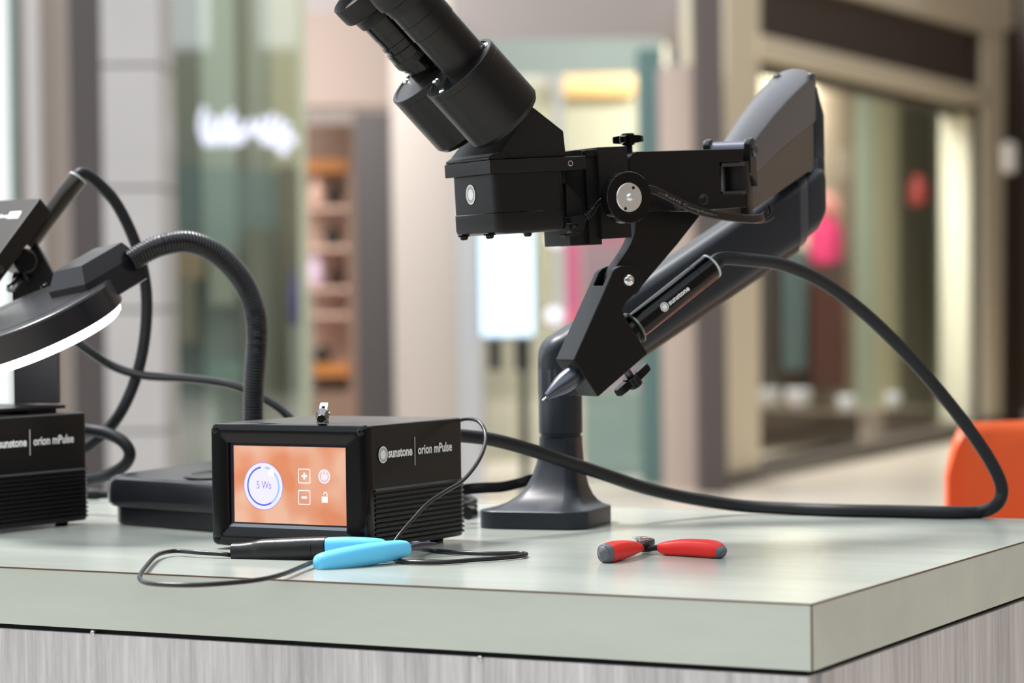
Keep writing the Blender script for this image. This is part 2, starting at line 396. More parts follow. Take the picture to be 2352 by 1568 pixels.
# middle shop front: header, glass doors, lit interior
Ym = 16.4
struct(slab('trim_4', 1103, 1530, Ym, .1, mat('header_teal', (176, 190, 182), .4), z0=Z(170, Ym), z1=Z(92, Ym)))
struct(slab('trim_5', 1470, 1524, Ym-.02, .12, mat('frame_teal', (96, 126, 126), .4), z1=Z(118, Ym)))
struct(slab('trim_6', 1276, 1300, Ym-.02, .1, mat('frame_pale', (204, 208, 206), .4), z1=Z(170, Ym)))
struct(slab('door_1', 1103, 1276, Ym+.02, .02, GLASS, z1=Z(170, Ym)))
struct(slab('door_2', 1300, 1470, Ym+.02, .02, GLASS, z1=Z(170, Ym)))
struct(slab('wall_shop_middle', 1100, 1540, 19.0, .2, mat('shop_back_sage', (178, 176, 156), .6)))
tag(slab('light_box', 1284, 1464, 18.9, .1, mat('warm_light', (205, 165, 105), .5, emit=(226, 182, 112), estr=.4), z0=Z(222, 18.9), z1=Z(130, 18.9)), 'warm yellow light box high inside the middle shop', 'light box')
tag(slab('banner', 1293, 1334, 16.9, .03, mat('banner_pink_glow', (240, 112, 160), .6, emit=(240, 110, 160), estr=.25), z0=Z(780, 16.9), z1=Z(556, 16.9)), 'narrow bright pink banner standing in the middle shop', 'banner')  # pink gets a little glow of its own, added brightness without a lamp
tag(slab('poster_panel', 1338, 1470, 17.4, .05, mat('poster_mauve', (206, 178, 194), .6), z0=Z(900, 17.4), z1=Z(566, 17.4)), 'mauve poster panel beside the narrow pink banner', 'poster')
tag(slab('poster_panel', 1338, 1452, 17.4, .05, mat('poster_rose', (236, 160, 188), .6), z0=Z(566, 17.4), z1=Z(520, 17.4)), 'rose pink strip poster above the mauve panel', 'poster')
for px, py, l in ((1272, 724, 'small round white globe light low in the middle shop'), (1276, 548, 'small round white globe light just under the microscope body')):
    c = at(px, py, Ym-.06)
    tag(lathe('globe_lamp', c, (0, 0, 1), [(-.05, 0), (-.043, .025), (-.02, .046), (0, .05), (.02, .046), (.043, .025), (.05, 0)], mat('globe_glow', (230, 228, 240), .4, emit=(228, 224, 240), estr=.8), seg=16), l, 'lamp')
tag(slab('teal_cabinet', 1340, 1470, 17.2, .5, mat('cabinet_teal', (104, 150, 148), .5), z0=FZ, z1=Z(905, 17.2)), 'low teal cabinet in the middle shop behind the stand column', 'cabinet')
tag(slab('plaster_column', 1524, 1606, 16.0, .4, mat('column_beige', (192, 174, 164), .6), z1=Z(150, 16, 1560)), 'beige plaster column beside the teal door frame', 'column')
tag(slab('stone_pillar', 1606, 1668, 15.6, .4, mat('pillar_grey', (80, 72, 70), .5), z1=3.2), 'dark grey brown pillar left of the cream shop front', 'pillar')

# right-hand cream shop front, receding
ro = ground(1680, 1112, FZ); th_ = math.radians(65)
FR = Frame(ro, Matrix.Rotation(th_, 3, 'Z'))
def rpoly(name, pts, y0, y1, m, parent, **k): return prism(name, FR.pts(pts, y0), y0, y1, m, parent, bevel=0, **k)
rs = bpy.data.objects.new('wall_shopfront', None); COL.objects.link(rs); rs.location = ro; rs.rotation_euler = FR.r.to_euler(); struct(rs)
rpoly('pillar', [(1668, 1112), (1668, -60), (1746, -60), (1746, 1096)], 0, .3, CREAM, rs)
rpoly('sign_board', [(1746, -60), (2268, 60), (2268, 208), (1746, 78)], .05, .2, SIGNB, rs)
rpoly('beam', [(1746, 78), (2268, 206), (2268, 246), (1746, 128)], -.02, .25, CREAM, rs)
rpoly('cornice', [(1746, -160), (2330, -10), (2330, 66), (2268, 76), (2000, 0), (1746, -62)], -.03, .3, CREAM, rs)
rpoly('post', [(2262, 60), (2308, 62), (2300, 1010), (2262, 1010)], -.02, .3, CREAM, rs)
rpoly('shutter_box', [(1746, 128), (2240, 240), (2240, 262), (1746, 158)], .1, .3, mat('shutter_dark', (60, 52, 46), .6), rs)
rpoly('jamb', [(2228, 262), (2262, 250), (2262, 1012), (2228, 1012)], .05, .3, mat('jamb_pale', (214, 210, 190), .5), rs)
rpoly('plinth', [(1668, 1096), (2300, 958), (2300, 1000), (1668, 1140)], -.06, .3, BASEB, rs)
w3 = rpoly('window_3', [(1746, 158), (2228, 260), (2228, 975), (1746, 1092)], .12, .14, GLASS, None)
w3.location = ro; w3.rotation_euler = FR.r.to_euler(); struct(w3)
bk = thing('shop_curtain', 'row of pale green and olive upright hangings inside the cream shop window', 'curtain', FR)
for i, (a, b, c) in enumerate(((1742, 1800, (214, 208, 176)), (1800, 1870, (186, 180, 158)), (1870, 1966, (128, 116, 100)), (1966, 2010, (184, 198, 180)), (2010, 2066, (214, 212, 182)), (2066, 2146, (122, 122, 100)), (2146, 2190, (196, 200, 170)), (2190, 2275, (184, 198, 180)))):
    rpoly('panel', [(a, 120), (b, 140), (b, 1060), (a, 1090)], .95, 1.0, mat('curtain_%d' % i, c, .7), bk)
struct(rpoly('wall_light_stop', [(1668, -60), (2420, 60), (2420, 1010), (1668, 1112)], 1.06, 1.12, WALLP, None)); pw = bpy.data.objects['wall_light_stop']; pw.location = ro; pw.rotation_euler = FR.r.to_euler()  # added behind the curtains to stop lamp light leaking between shops
def rthing(name, label, cat, pts, y0, y1, m):
    o = prism(name, FR.pts(pts, y0), y0, y1, m, None, bevel=.02); o.location = ro; o.rotation_euler = FR.r.to_euler(); return tag(o, label, cat)
rthing('display_cabinet', 'black cabinet inside the cream shop window behind the cable', 'cabinet', [(1780, 560), (1944, 590), (1944, 900), (1780, 910)], .75, .9, mat('cab_black', (36, 32, 30), .4))
rthing('red_cloth', 'deep red cloth hanging in the dark cabinet of the cream shop', 'cloth', [(1876, 640), (1946, 650), (1946, 890), (1876, 896)], .64, .68, mat('cloth_red', (84, 26, 22), .7))
rthing('teal_banner', 'narrow grey teal banner hanging beside the red cloth', 'banner', [(1806, 580), (1854, 584), (1854, 850), (1806, 850)], .70, .73, mat('ban_teal', (88, 118, 122), .6))
rthing('window_bench', 'grey brown bench across the bottom of the cream shop window', 'bench', [(1730, 934), (1976, 947), (1976, 1010), (1730, 1040)], .12, .6, mat('bench_taupe', (138, 124, 110), .6))
rthing('window_bench', 'small taupe stand at the right of the cream shop window', 'stand', [(2030, 938), (2146, 936), (2146, 980), (2030, 1000)], .2, .6, MATS['bench_taupe'])
def dress(name, label, pts, y, m):
    """torso on a stand: lathe through the listed (py, half width px)"""
    px = pts[0]; rows = pts[1]
    c = FR.hit(px, rows[0][0], 1, y); prof = []
    for py, hw in rows:
        v = FR.hit(px, py, 1, y); e = FR.hit(px+hw, py, 1, y)
        prof.append((c.z - v.z, hw/FPX*17.5))
    o = lathe(name, (c.x, c.y, c.z), (0, 0, -1), [(0, 0)] + prof, m, seg=18); o.location = ro; o.rotation_euler = FR.r.to_euler()
    return tag(o, label, 'garment')
dress('pink_garment', 'bright pink garment on a torso form inside the cream shop', (1896, ((500, 20), (520, 42), (560, 46), (600, 40), (612, 10))), .5, mat('garment_pink', (228, 58, 118), .6))
dress('rose_garment', 'pale rose top above the bright pink garment', (1898, ((440, 12), (460, 30), (490, 40), (498, 30))), .5, mat('garment_rose', (196, 128, 118), .6))
dress('red_hat', 'dark red hat shape on a stand in the olive part of the cream shop', (2108, ((400, 10), (420, 24), (450, 30), (470, 24))), .6, mat('hat_red', (130, 40, 38), .6))
for px, py, w, h, l in ((1764, 912, 60, 42, 'leftmost bright white bowl on the cream shop window ledge'), (1834, 914, 62, 44, 'second bright white bowl on the cream shop window ledge'),
                        (1946, 926, 50, 40, 'third white bowl on the ledge, by the green hanging'), (2052, 918, 46, 36, 'rightmost dim white bowl on the cream shop window ledge')):
    v = FR.hit(px, py, 1, .25); e = FR.hit(px+w/2, py, 1, .25); r = w/2/FPX*17.5; h_ = h/FPX*17
    o = lathe('white_bowl', (v.x, v.y, v.z-h_/2), (0, 0, 1), [(0, r*.4), (h_*.1, r*.7), (h_*.5, r*.95), (h_*.95, r), (h_, r*.97), (h_*.6, r*.8), (h_*.3, 0)], mat('bowl_white', (240, 240, 245), .25), seg=18)
    o.location = ro; o.rotation_euler = FR.r.to_euler(); tag(o, l, 'bowl')
v = FR.hit(2322, 0, 1, -.3)
tag(box('stone_pillar', (v.x, v.x+1.6), (.02, .25), (0, 4.2), mat('pillar_umber', (66, 52, 42), .5), None, bevel=0), 'dark umber pillar at the right border past the cream shop front', 'pillar')
o = bpy.data.objects['stone_pillar.002']; o.location = ro; o.rotation_euler = FR.r.to_euler()
o = lathe('door_sensor', FR.hit(2318, 362, 1, -.55), (0, 0, 1), [(-.12, .03), (-.1, .06), (.1, .06), (.12, .03)], mat('sensor_white', (206, 200, 198), .4), seg=16)
o.location = ro; o.rotation_euler = FR.r.to_euler(); tag(o, 'small pale fitting on the dark umber pillar', 'fitting')

# orange chair behind the counter
Yc = 3.0
oc = thing('orange_chair', 'bright orange moulded chair behind the counter corner', 'chair', loc=(X(2560, Yc), Yc, FZ))
ORNG = mat('orange_shell', (212, 88, 42), .45, spec=.4)
hw = X(2560, Yc) - X(2176, Yc); ht = Z(972, Yc, 2300) - FZ
rings = []
for k in range(9):                                   # backrest shell: curved, 25 mm thick, round top corners
    pass
def back_ring(u):                                    # u along width -1..1
    x = u*hw; y = .06*(1-u*u)*1.0; t = .012
    top = ht - (0 if abs(u) < .86 else .05*((abs(u)-.86)/.14)**2.2)
    bot = .62
    prof = [(y-t, bot), (y-t+.03, (bot+top)/2), (y-t+.02, top-.012), (y+.02, top), (y+t+.02, top-.012), (y+t+.03, (bot+top)/2), (y+t, bot)]
    return [Vector((x, a, b)) for a, b in prof]
us = [-1, -.985, -.95, -.9, -.86, -.7, -.4, 0, .4, .7, .86, .9, .95, .985, 1]
loft('backrest', [back_ring(u) for u in us], ORNG, oc, smooth=50)
loft('seat', [[Vector((a*1.0, b - .2, .62)) for a, b in rrect(-hw, hw, -.24, .26, .06)], [Vector((a, b - .2, .66)) for a, b in rrect(-hw*1.02, hw*1.02, -.25, .27, .06)]], ORNG, oc)
for sx in (-1, 1):
    for sy in (-.36, .0):
        tube('leg', [(sx*hw*.75, sy, .62), (sx*hw*.95, sy+(.08 if sy > -.1 else -.08), 0)], .012, STEEL, oc, n=2, seg=10)

# ================================================================== counter
YAWC = math.radians(28.08)
dL = Vector((-math.cos(YAWC), math.sin(YAWC), 0)); dR = Vector((math.sin(YAWC), math.cos(YAWC), 0))
KF = Frame((.1669, 1.4759, 0), frame_cols(-dL, dR, Vector((0, 0, 1))))
ct = thing('service_counter', 'grey green laminate counter with mitred corner over a wood grain base', 'counter', KF)
def laminate(name, rgb, rough):
    m = bpy.data.materials.new(name); m.use_nodes = True; nt = m.node_tree; b = nt.nodes['Principled BSDF']
    tc = nt.nodes.new('ShaderNodeTexCoord'); mp = nt.nodes.new('ShaderNodeMapping'); mp.inputs['Scale'].default_value = (2.5, 14, 14)
    mp.inputs['Rotation'].default_value = (0, 0, math.radians(28))
    n = nt.nodes.new('ShaderNodeTexNoise'); n.inputs['Scale'].default_value = 1; n.inputs['Detail'].default_value = 6; n.inputs['Roughness'].default_value = .65
    n2 = nt.nodes.new('ShaderNodeTexNoise'); n2.inputs['Scale'].default_value = 900; n2.inputs['Detail'].default_value = 2
    rp = nt.nodes.new('ShaderNodeValToRGB'); c = lin(rgb)
    rp.color_ramp.elements[0].color = (*[v*.9 for v in c], 1); rp.color_ramp.elements[1].color = (*[v*1.08 for v in c], 1)
    rp.color_ramp.elements[0].position = .3; rp.color_ramp.elements[1].position = .7
    mr = nt.nodes.new('ShaderNodeMapRange'); mr.inputs[3].default_value = rough-.05; mr.inputs[4].default_value = rough+.07
    bp = nt.nodes.new('ShaderNodeBump'); bp.inputs['Strength'].default_value = .06; bp.inputs['Distance'].default_value = .0003
    L = nt.links.new
    L(tc.outputs['Object'], mp.inputs[0]); L(mp.outputs[0], n.inputs['Vector']); L(n.outputs[0], rp.inputs[0]); L(rp.outputs[0], b.inputs['Base Color'])
    L(n.outputs[0], mr.inputs[0]); L(mr.outputs[0], b.inputs['Roughness']); L(tc.outputs['Object'], n2.inputs['Vector']); L(n2.outputs[0], bp.inputs['Height']); L(bp.outputs[0], b.inputs['Normal'])
    return m
LAM = laminate('grey_laminate', (168, 173, 165), .2); LAMF = laminate('grey_laminate_fascia', (182, 190, 182), .38)
EDGE = mat('laminate_core', (86, 66, 54), .6)
WOOD = bpy.data.materials.new('ash_wood'); WOOD.use_nodes = True
nt = WOOD.node_tree; b = nt.nodes['Principled BSDF']; b.inputs['Roughness'].default_value = .5
tcn = nt.nodes.new('ShaderNodeTexCoord'); mp = nt.nodes.new('ShaderNodeMapping'); mp.inputs['Scale'].default_value = (170, 170, 9)
n = nt.nodes.new('ShaderNodeTexNoise'); n.inputs['Scale'].default_value = 1; n.inputs['Detail'].default_value = 8; n.inputs['Roughness'].default_value = .7
mp2 = nt.nodes.new('ShaderNodeMapping'); mp2.inputs['Scale'].default_value = (16, 16, .8)
n2 = nt.nodes.new('ShaderNodeTexNoise'); n2.inputs['Scale'].default_value = 1; n2.inputs['Detail'].default_value = 4
mx = nt.nodes.new('ShaderNodeMath'); mx.operation = 'MULTIPLY_ADD'; mx.inputs[1].default_value = .6
mx2 = nt.nodes.new('ShaderNodeMath'); mx2.operation = 'MULTIPLY'; mx2.inputs[1].default_value = .4
rp = nt.nodes.new('ShaderNodeValToRGB')
for i, (p, c) in enumerate(((.34, (146, 144, 148)), (.66, (212, 211, 214)))):
    rp.color_ramp.elements[i].position = p; rp.color_ramp.elements[i].color = (*lin(c), 1)
for a, c in ((tcn.outputs['Object'], mp.inputs[0]), (tcn.outputs['Object'], mp2.inputs[0]), (mp.outputs[0], n.inputs['Vector']), (mp2.outputs[0], n2.inputs['Vector']),
             (n.outputs[0], mx.inputs[0]), (n2.outputs[0], mx2.inputs[0]), (mx2.outputs[0], mx.inputs[2]), (mx.outputs[0], rp.inputs[0]), (rp.outputs[0], b.inputs['Base Color'])): nt.links.new(a, c)
CW, CD, CT = 1.5, .578, .038                        # local: x from -CW to 0 along the front, y depth
box('worktop', (-CW, -.0008), (.0008, CD), (-CT, 0), LAM, ct, bevel=0)
box('front_fascia', (-CW, -.0009), (0, .0007), (-CT, -.0009), LAMF, ct, bevel=0)
box('side_fascia', (-.0007, 0), (.0009, CD), (-CT, -.0009), LAMF, ct, bevel=0)
box('edge_band', (-CW, 0), (-.0002, .0006), (-.0009, .0001), EDGE, ct, bevel=0)
box('edge_band', (-.0006, .0002), (0, CD), (-.0009, .0001), EDGE, ct, bevel=0)
box('edge_band', (-.0004, .0003), (-.0003, .0004), (-CT, -.0009), EDGE, ct, bevel=0)
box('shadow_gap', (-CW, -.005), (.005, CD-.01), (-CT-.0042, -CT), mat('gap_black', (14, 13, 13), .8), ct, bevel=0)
box('base_panel', (-CW, -.0035), (.001, .016), (-.98, -CT-.0035), WOOD, ct, bevel=.0003)
box('base_panel', (-.0185, -.001), (.0165, CD-.02), (-.98, -CT-.0035), WOOD, ct, bevel=.0003)
for px, py in ((1103, 1512), (213, 1453)):
    p = KF.hit(px, py, 1, .0008)
    lathe('screw_head', p, (0, -1, 0), [(-.002, .0018), (.0006, .0018), (.0012, .0010), (.0012, 0)], STEEL, ct, seg=14)

# ================================================================== pulse welders
W_, D_, H_ = .1316, .1272, .0858
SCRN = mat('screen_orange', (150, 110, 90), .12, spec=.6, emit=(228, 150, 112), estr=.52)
_nt = SCRN.node_tree; _n = _nt.nodes.new('ShaderNodeTexNoise'); _n.inputs['Scale'].default_value = 34; _n.inputs['Detail'].default_value = 1   # pale blotches in the glow stand in for reflections on the screen
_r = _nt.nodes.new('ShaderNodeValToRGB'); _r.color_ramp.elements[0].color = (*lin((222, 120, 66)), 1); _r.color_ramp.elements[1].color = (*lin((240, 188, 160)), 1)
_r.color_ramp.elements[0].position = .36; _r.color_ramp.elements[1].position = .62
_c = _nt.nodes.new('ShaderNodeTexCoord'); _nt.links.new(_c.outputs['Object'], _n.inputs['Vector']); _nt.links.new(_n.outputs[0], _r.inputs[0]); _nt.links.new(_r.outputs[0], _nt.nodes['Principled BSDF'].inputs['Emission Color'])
UIW = mat('ui_white', (190, 186, 190), .2, emit=(245, 240, 245), estr=.55)
UIL = mat('ui_lavender', (170, 165, 190), .2, emit=(212, 206, 236), estr=.62)
UIB1 = mat('ui_blue', (60, 80, 160), .2, emit=(84, 108, 204), estr=.5)
UIB2 = mat('ui_light_blue', (110, 140, 180), .2, emit=(150, 194, 246), estr=.5)
UIT = mat('ui_text', (120, 112, 178), .2, emit=(124, 116, 184), estr=.6)
UIO = mat('ui_orange', (222, 140, 100), .2, emit=(226, 142, 104), estr=.6)
def screw(parent, p, d, r, m=BLKG, cross=True, name='screw'):
    s = lathe(name, p, d, [(-.001, r), (.0004, r), (r*.42, r*.62), (r*.5, r*.3), (r*.5, 0)], m, parent, seg=18)
    if cross:
        a, u, n_ = basis(d); bm = bmesh.new()
        for e, f in ((a, u), (u, a)):
            q = Vector(p) + n_*(r*.47)
            vs = [bm.verts.new(q + e*i*r*.55 + f*j*r*.14 + n_*k*r*.08) for k in (0, 1) for i, j in ((-1, -1), (1, -1), (1, 1), (-1, 1))]
            for fc in ((0, 1, 2, 3), (4, 5, 6, 7), (0, 1, 5, 4), (1, 2, 6, 5), (2, 3, 7, 6), (3, 0, 4, 7)): bm.faces.new([vs[i] for i in fc])
        obj('cross_slot', bm, mat('slot_black', (4, 4, 4), .8), s, smooth=0)
    return s
def welder(F, label):
    t = thing('pulse_welder', label, 'welder', F)
    # case with the lower right side set back for the ribs
    cs = bmesh.new(); add_box(cs, (-W_+.0008, -.0008), (.0085, D_), (0, H_))
    obj('case', cs, CASE, t, bevel=.0022, seg=3)
    zr, pitch = .0423, .00333; rib0 = None
    for k in range(12):
        z = zr - k*pitch
        if rib0 is None:
            bm = bmesh.new(); add_poly(bm, [(-.0014, 0), (.0010, -.0019), (.0010, -.0022), (-.0014, -pitch)], 1, .0105, D_-.0006)
            rib0 = obj('rib', bm, CASE, t, smooth=0); rib0.location.z = z
        else: same(rib0, 'rib', t, (0, 0, z))
    # bezel: rounded frame with sloped inner lip
    o0, o1 = -W_, 0.0; u0, u1, v0, v1 = -.0187-.095, -.0187, .0165, .0165+.0538
    def rr(x0, x1, z0, z1, r, y): return [Vector((a, y, c)) for a, c in rrect(x0, x1, z0, z1, r, 4)]
    loft('bezel', [rr(o0, o1, 0, H_, .004, .0100), rr(o0-.0004, o1+.0004, -.0004, H_+.0004, .004, .0085), rr(o0-.0004, o1+.0004, -.0004, H_+.0004, .004, .0030),
                   rr(o0+.0006, o1-.0006, .0006, H_-.0006, .004, .0006), rr(o0+.0022, o1-.0022, .0022, H_-.0022, .003, 0),
                   rr(o0+.0085, o1-.0085, .0075, H_-.0075, .003, .0004), rr(u0-.0044, u1+.0012, v0-.0048, v1+.0022, .001, .0012), rr(u0-.0036, u1+.0006, v0-.0016, v1+.0014, .0008, .0034),
                   rr(u0-.0036, u1+.0006, v0-.0016, v1+.0014, .0008, .0060), rr(u0, u1, v0, v1, .0005, .0100)], BLKG, t, close=True, smooth=30)
    prism('lower_lip', [(.0019, v0-.0033), (.0033, v0-.0012), (.0036, v0-.0012), (.0036, v0-.0033)], u0-.0038, u1+.0008, mat('lip_gloss', (120, 122, 128), .1, metal=.7), t, ax=0, bevel=0)
    mg = box('screen_margin', (u0-.0034, u1+.0006), (.0036, .0060), (v0-.0024, v1+.0014), mat('screen_margin', (30, 26, 44), .1), t, bevel=0)
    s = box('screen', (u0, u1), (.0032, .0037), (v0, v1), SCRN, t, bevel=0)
    yy = .0031
    def fn(dy=0): return lambda a, c: Vector((a, yy - dy, c))
    def S(px, py): return FW.xz(px, py, .0032)
    cx, cz = S(605, 1116); R = .0166
    flat('dial', disc(cx, cz, R), UIL, s, fn())
    flat('dial_rim', ringpoly(cx, cz, R*.985, R*1.01), UIT, s, fn(.00003))
    flat('dial_arc', ringpoly(cx, cz, R*.76, R*.835, 98, 300), UIB1, s, fn(.00005))
    flat('dial_arc', ringpoly(cx, cz, R*.76, R*.835, -60, 82), UIB2, s, fn(.00005))
    kx, kz = S(623, 1085)
    flat('dial_knob', disc(kx, kz, .0026), UIW, s, fn(.0001))
    text('readout', '5 Ws', .0078, UIT, s, (cx-.0056, yy-.0001, cz-.0018), (1, 0, 0), (0, 0, 1), width=.0124)
    for nm, py in (('plus_button', 1093), ('minus_button', 1142)):
        bx_, bz = S(699, py); w = .0051; o_ = rrect(bx_-w, bx_+w, bz-w, bz+w, .001, 3); i_ = rrect(bx_-w+.0006, bx_+w-.0006, bz-w+.0006, bz+w-.0006, .0007, 3)
        ps = [[o_[i], o_[(i+1) % len(o_)], i_[(i+1) % len(o_)], i_[i]] for i in range(len(o_))]
        q = .0023; h = .0007
        ps.append([(bx_-q, bz-h), (bx_+q, bz-h), (bx_+q, bz+h), (bx_-q, bz+h)])
        if nm == 'plus_button': ps.append([(bx_-h, bz-q), (bx_+h, bz-q), (bx_+h, bz+q), (bx_-h, bz+q)])
        flat(nm, ps, UIW, s, fn())
    pxc, pz = S(745, 1094)
    flat('power_button', disc(pxc, pz, .0050), UIL, s, fn())
    flat('power_symbol', ringpoly(pxc, pz, .0030, .0037, 120, 420) + [[(pxc-.0004, pz+.0012), (pxc+.0004, pz+.0012), (pxc+.0004, pz+.0042), (pxc-.0004, pz+.0042)]], UIO, s, fn(.0001))
    lx, lz = S(746, 1146)
    flat('padlock_symbol', [[(lx-.0025, lz-.0024), (lx+.0025, lz-.0024), (lx+.0025, lz+.0018), (lx-.0025, lz+.0018)]] + ringpoly(lx+.0006, lz+.0034, .0011, .0017, 0, 190, 16)
         + [[(lx+.0017, lz+.0018), (lx+.0023, lz+.0018), (lx+.0023, lz+.0034), (lx+.0017, lz+.0034)]], UIW, s, fn())
    for x_, z_ in ((-.0042, .0042), (-.0042, H_-.0042), (-W_+.0042, .0042), (-W_+.0042, H_-.0042)): screw(t, (x_, .0004, z_), (0, -1, 0), .0030)
    for x_ in (-.014, -W_+.014):
        for y_ in (.022, D_-.016): lathe('foot', (x_, y_, .0002), (0, 0, -1), [(0, .0055), (.0030, .0050), (.0031, 0)], RUB, t, seg=18)
    # side lettering
    xs = .0002 - .0008 + .00065
    def SD(px, py): v = FW.hit(px, py, 0, 0); return v.y, v.z
    sy, sz = SD(880, 1044)
    place = lambda a, c: Vector((xs, a, c))
    flat('sunburst_logo', sun_polys(sy, sz, .0058), WHITE, t, place)
    y0, z0 = SD(892, 1049); y1, _ = SD(947, 1043)
    text('lettering', 'sunstone', .0092, WHITE, t, (xs, y0, z0-.0004), (0, 1, 0), (0, 0, 1), off=.0003, width=y1-y0)
    yd, z0 = SD(953.5, 1068); _, z1 = SD(953.5, 1003)
    flat('divider_line', [[(yd-.0003, z0), (yd+.0003, z0), (yd+.0003, z1), (yd-.0003, z1)]], WHITE, t, place)
    y0, z0 = SD(960, 1042); y1, _ = SD(1038, 1034)
    text('lettering', 'orion mPulse', .0092, WHITE, t, (xs, y0, z0-.0002), (0, 1, 0), (0, 0, 1), off=.00022, width=y1-y0)
    return t
YAWW = .5292
FW = Frame((-.1006, 1.7884, .003), Matrix.Rotation(-YAWW, 3, 'Z'))
welder_a = welder(FW, 'black pulse welder box with an orange touch screen showing 5 Ws')
YAWB = math.radians(33)
eR = Vector((math.sin(YAWB), math.cos(YAWB), 0))
pb = ground(203, 1194, .003) - eR*D_
welder_b = copy_tree(welder_a); welder_b.location = (pb.x, pb.y, .003); welder_b.rotation_euler = (0, 0, -YAWB)
tag(welder_b, 'black pulse welder box cut by the left border, only its ribbed side showing', 'welder')
FB = Frame((pb.x, pb.y, .003), Matrix.Rotation(-YAWB, 3, 'Z'))

# ================================================================== stereo microscope on its bracket
YAWM = math.radians(28); TILT = math.radians(2.9)
FM = Frame(at(1138, 450, 1.80), Matrix.Rotation(YAWM, 3, 'Z') @ Matrix.Rotation(-TILT, 3, 'Y'))
mi = thing('stereo_microscope', 'black binocular microscope head with bracket and stylus holder on the arm', 'microscope', FM)
BW = .066; YC = BW/2
zz = lambda px, py, y=0.0: FM.xz(px, py, y)[1]
xx = lambda px, py, y=0.0: FM.xz(px, py, y)[0]
xr = xx(1301, 450)
zseam, ztop, zbot = zz(1136, 490), zz(1136, 399), zz(1136, 539)
plan = lambda e, r: rrect(-e, xr+e, -e, BW+e, r, 6)
prism('body', plan(0, .006), zseam+.0004, ztop, BLKS, mi, ax=2, bevel=0, smooth=30)
bm = bmesh.new(); rings = []
for e, z in ((.0004, zseam), (.0004, zseam-.0105), (-.0002, zseam-.0130), (-.0018, zbot+.0006), (-.0042, zbot)):
    rings.append([Vector((a, c, z)) for a, c in plan(e, .006)])
lo = loft('lower_shell', rings, BLKS, mi, smooth=30)
for px, py, y in ((1125, 545, .012), (1212, 541, .010), (1066, 548, .052)):
    v = FM.hit(px, py, 1, y)
    lathe('screw', (v.x, y, zbot+.001), (0, 0, -1), [(0, .0042), (.0012, .0042), (.0013, .0030), (.0028, .0028), (.0036, .0018), (.0036, 0)], BLKG, mi, seg=18)
# sunburst on the front face (x = 0 plane)
v = FM.hit(1081, 447, 0, -.0003)
flat('sunburst_logo', sun_polys(v.y, v.z, .0069), WHITE, mi, lambda a, c: Vector((-.0004, v.y - (a - v.y), c)))
# top plate, front lip, prism wedge
zp0, zp1 = zz(1126, 399, -.001), zz(1126, 367, -.001); xp1 = xx(1347, 380, -.001)
pl = box('top_plate', (-.0035, xp1), (-.0012, BW+.0025), (zp0, zp1), BLKP, mi, bevel=.0007)
v = FM.hit(1310, 375, 1, -.0012)
lathe('set_screw', v, (0, -1, 0), [(-.001, .0020), (.0002, .0020), (.0003, .0014), (-.0006, .0012), (-.0006, 0)], CHROME, pl, seg=16)
wl = FM.pts([(1131, 358), (1222, 245), (1293, 301), (1299, 358)], .004)
wz = zp1 + .0002
prism('prism_wedge', [(wl[0][0], wz), wl[1], wl[2], (wl[3][0], wz)], .003, BW+.010, BLKP, mi, bevel=.0008)
prism('front_lip', [(-.0030, wz), (-.0030, wz+.0016), (.0015, wz+.0042), (.0100, wz+.0050), (.0100, wz)], .001, BW+.001, BLKP, mi, bevel=.0006)
# two prism housings with eyepieces
NEAR = .0045
a1 = Vector((*FM.xz(1053, 155, NEAR),)); a2 = Vector((*FM.xz(1166, 281, NEAR),))
ax2 = (a1 - a2); LH = ax2.length; ax2.normalize(); RH = .0289
axis = Vector((ax2.x, 0, ax2.y)); perp = Vector((ax2.y, 0, -ax2.x))          # perp: up and back
if perp.z < 0: perp = -perp
SEP = .0535
TUBE_N = [(0, .0166), (.0340, .0168), (.0345, .0174), (.0460, .0174), (.0462, .0171), (.0466, .0171), (.0468, .0174), (.0570, .0175)]
CUP_N = [(.0568, .0150), (.0570, .0180), (.0610, .0184), (.0640, .0190), (.0650, .0204), (.0700, .0209), (.0765, .0206), (.0775, .0200), (.0765, .0190), (.0720, .0180), (.0690, .0120), (.0688, .0105), (.0690, 0)]
TUBE_F = [(0, .0145), (.0100, .0145), (.0102, .0158), (.0135, .0160), (.0137, .0174), (.0150, .0175), (.0268, .0175), (.0270, .0161), (.0308, .0161), (.0310, .0170), (.0330, .0170), (.0332, .0161), (.0405, .0162), (.0407, .0165), (.0530, .0166)]
CUP_F = [(.0528, .0150), (.0530, .0178), (.0600, .0186), (.0610, .0196), (.0622, .0226), (.0640, .0233), (.0700, .0236), (.0755, .0236), (.0762, .0230), (.0755, .0222), (.0700, .0205), (.0675, .0135), (.0678, .0110), (.0680, 0)]
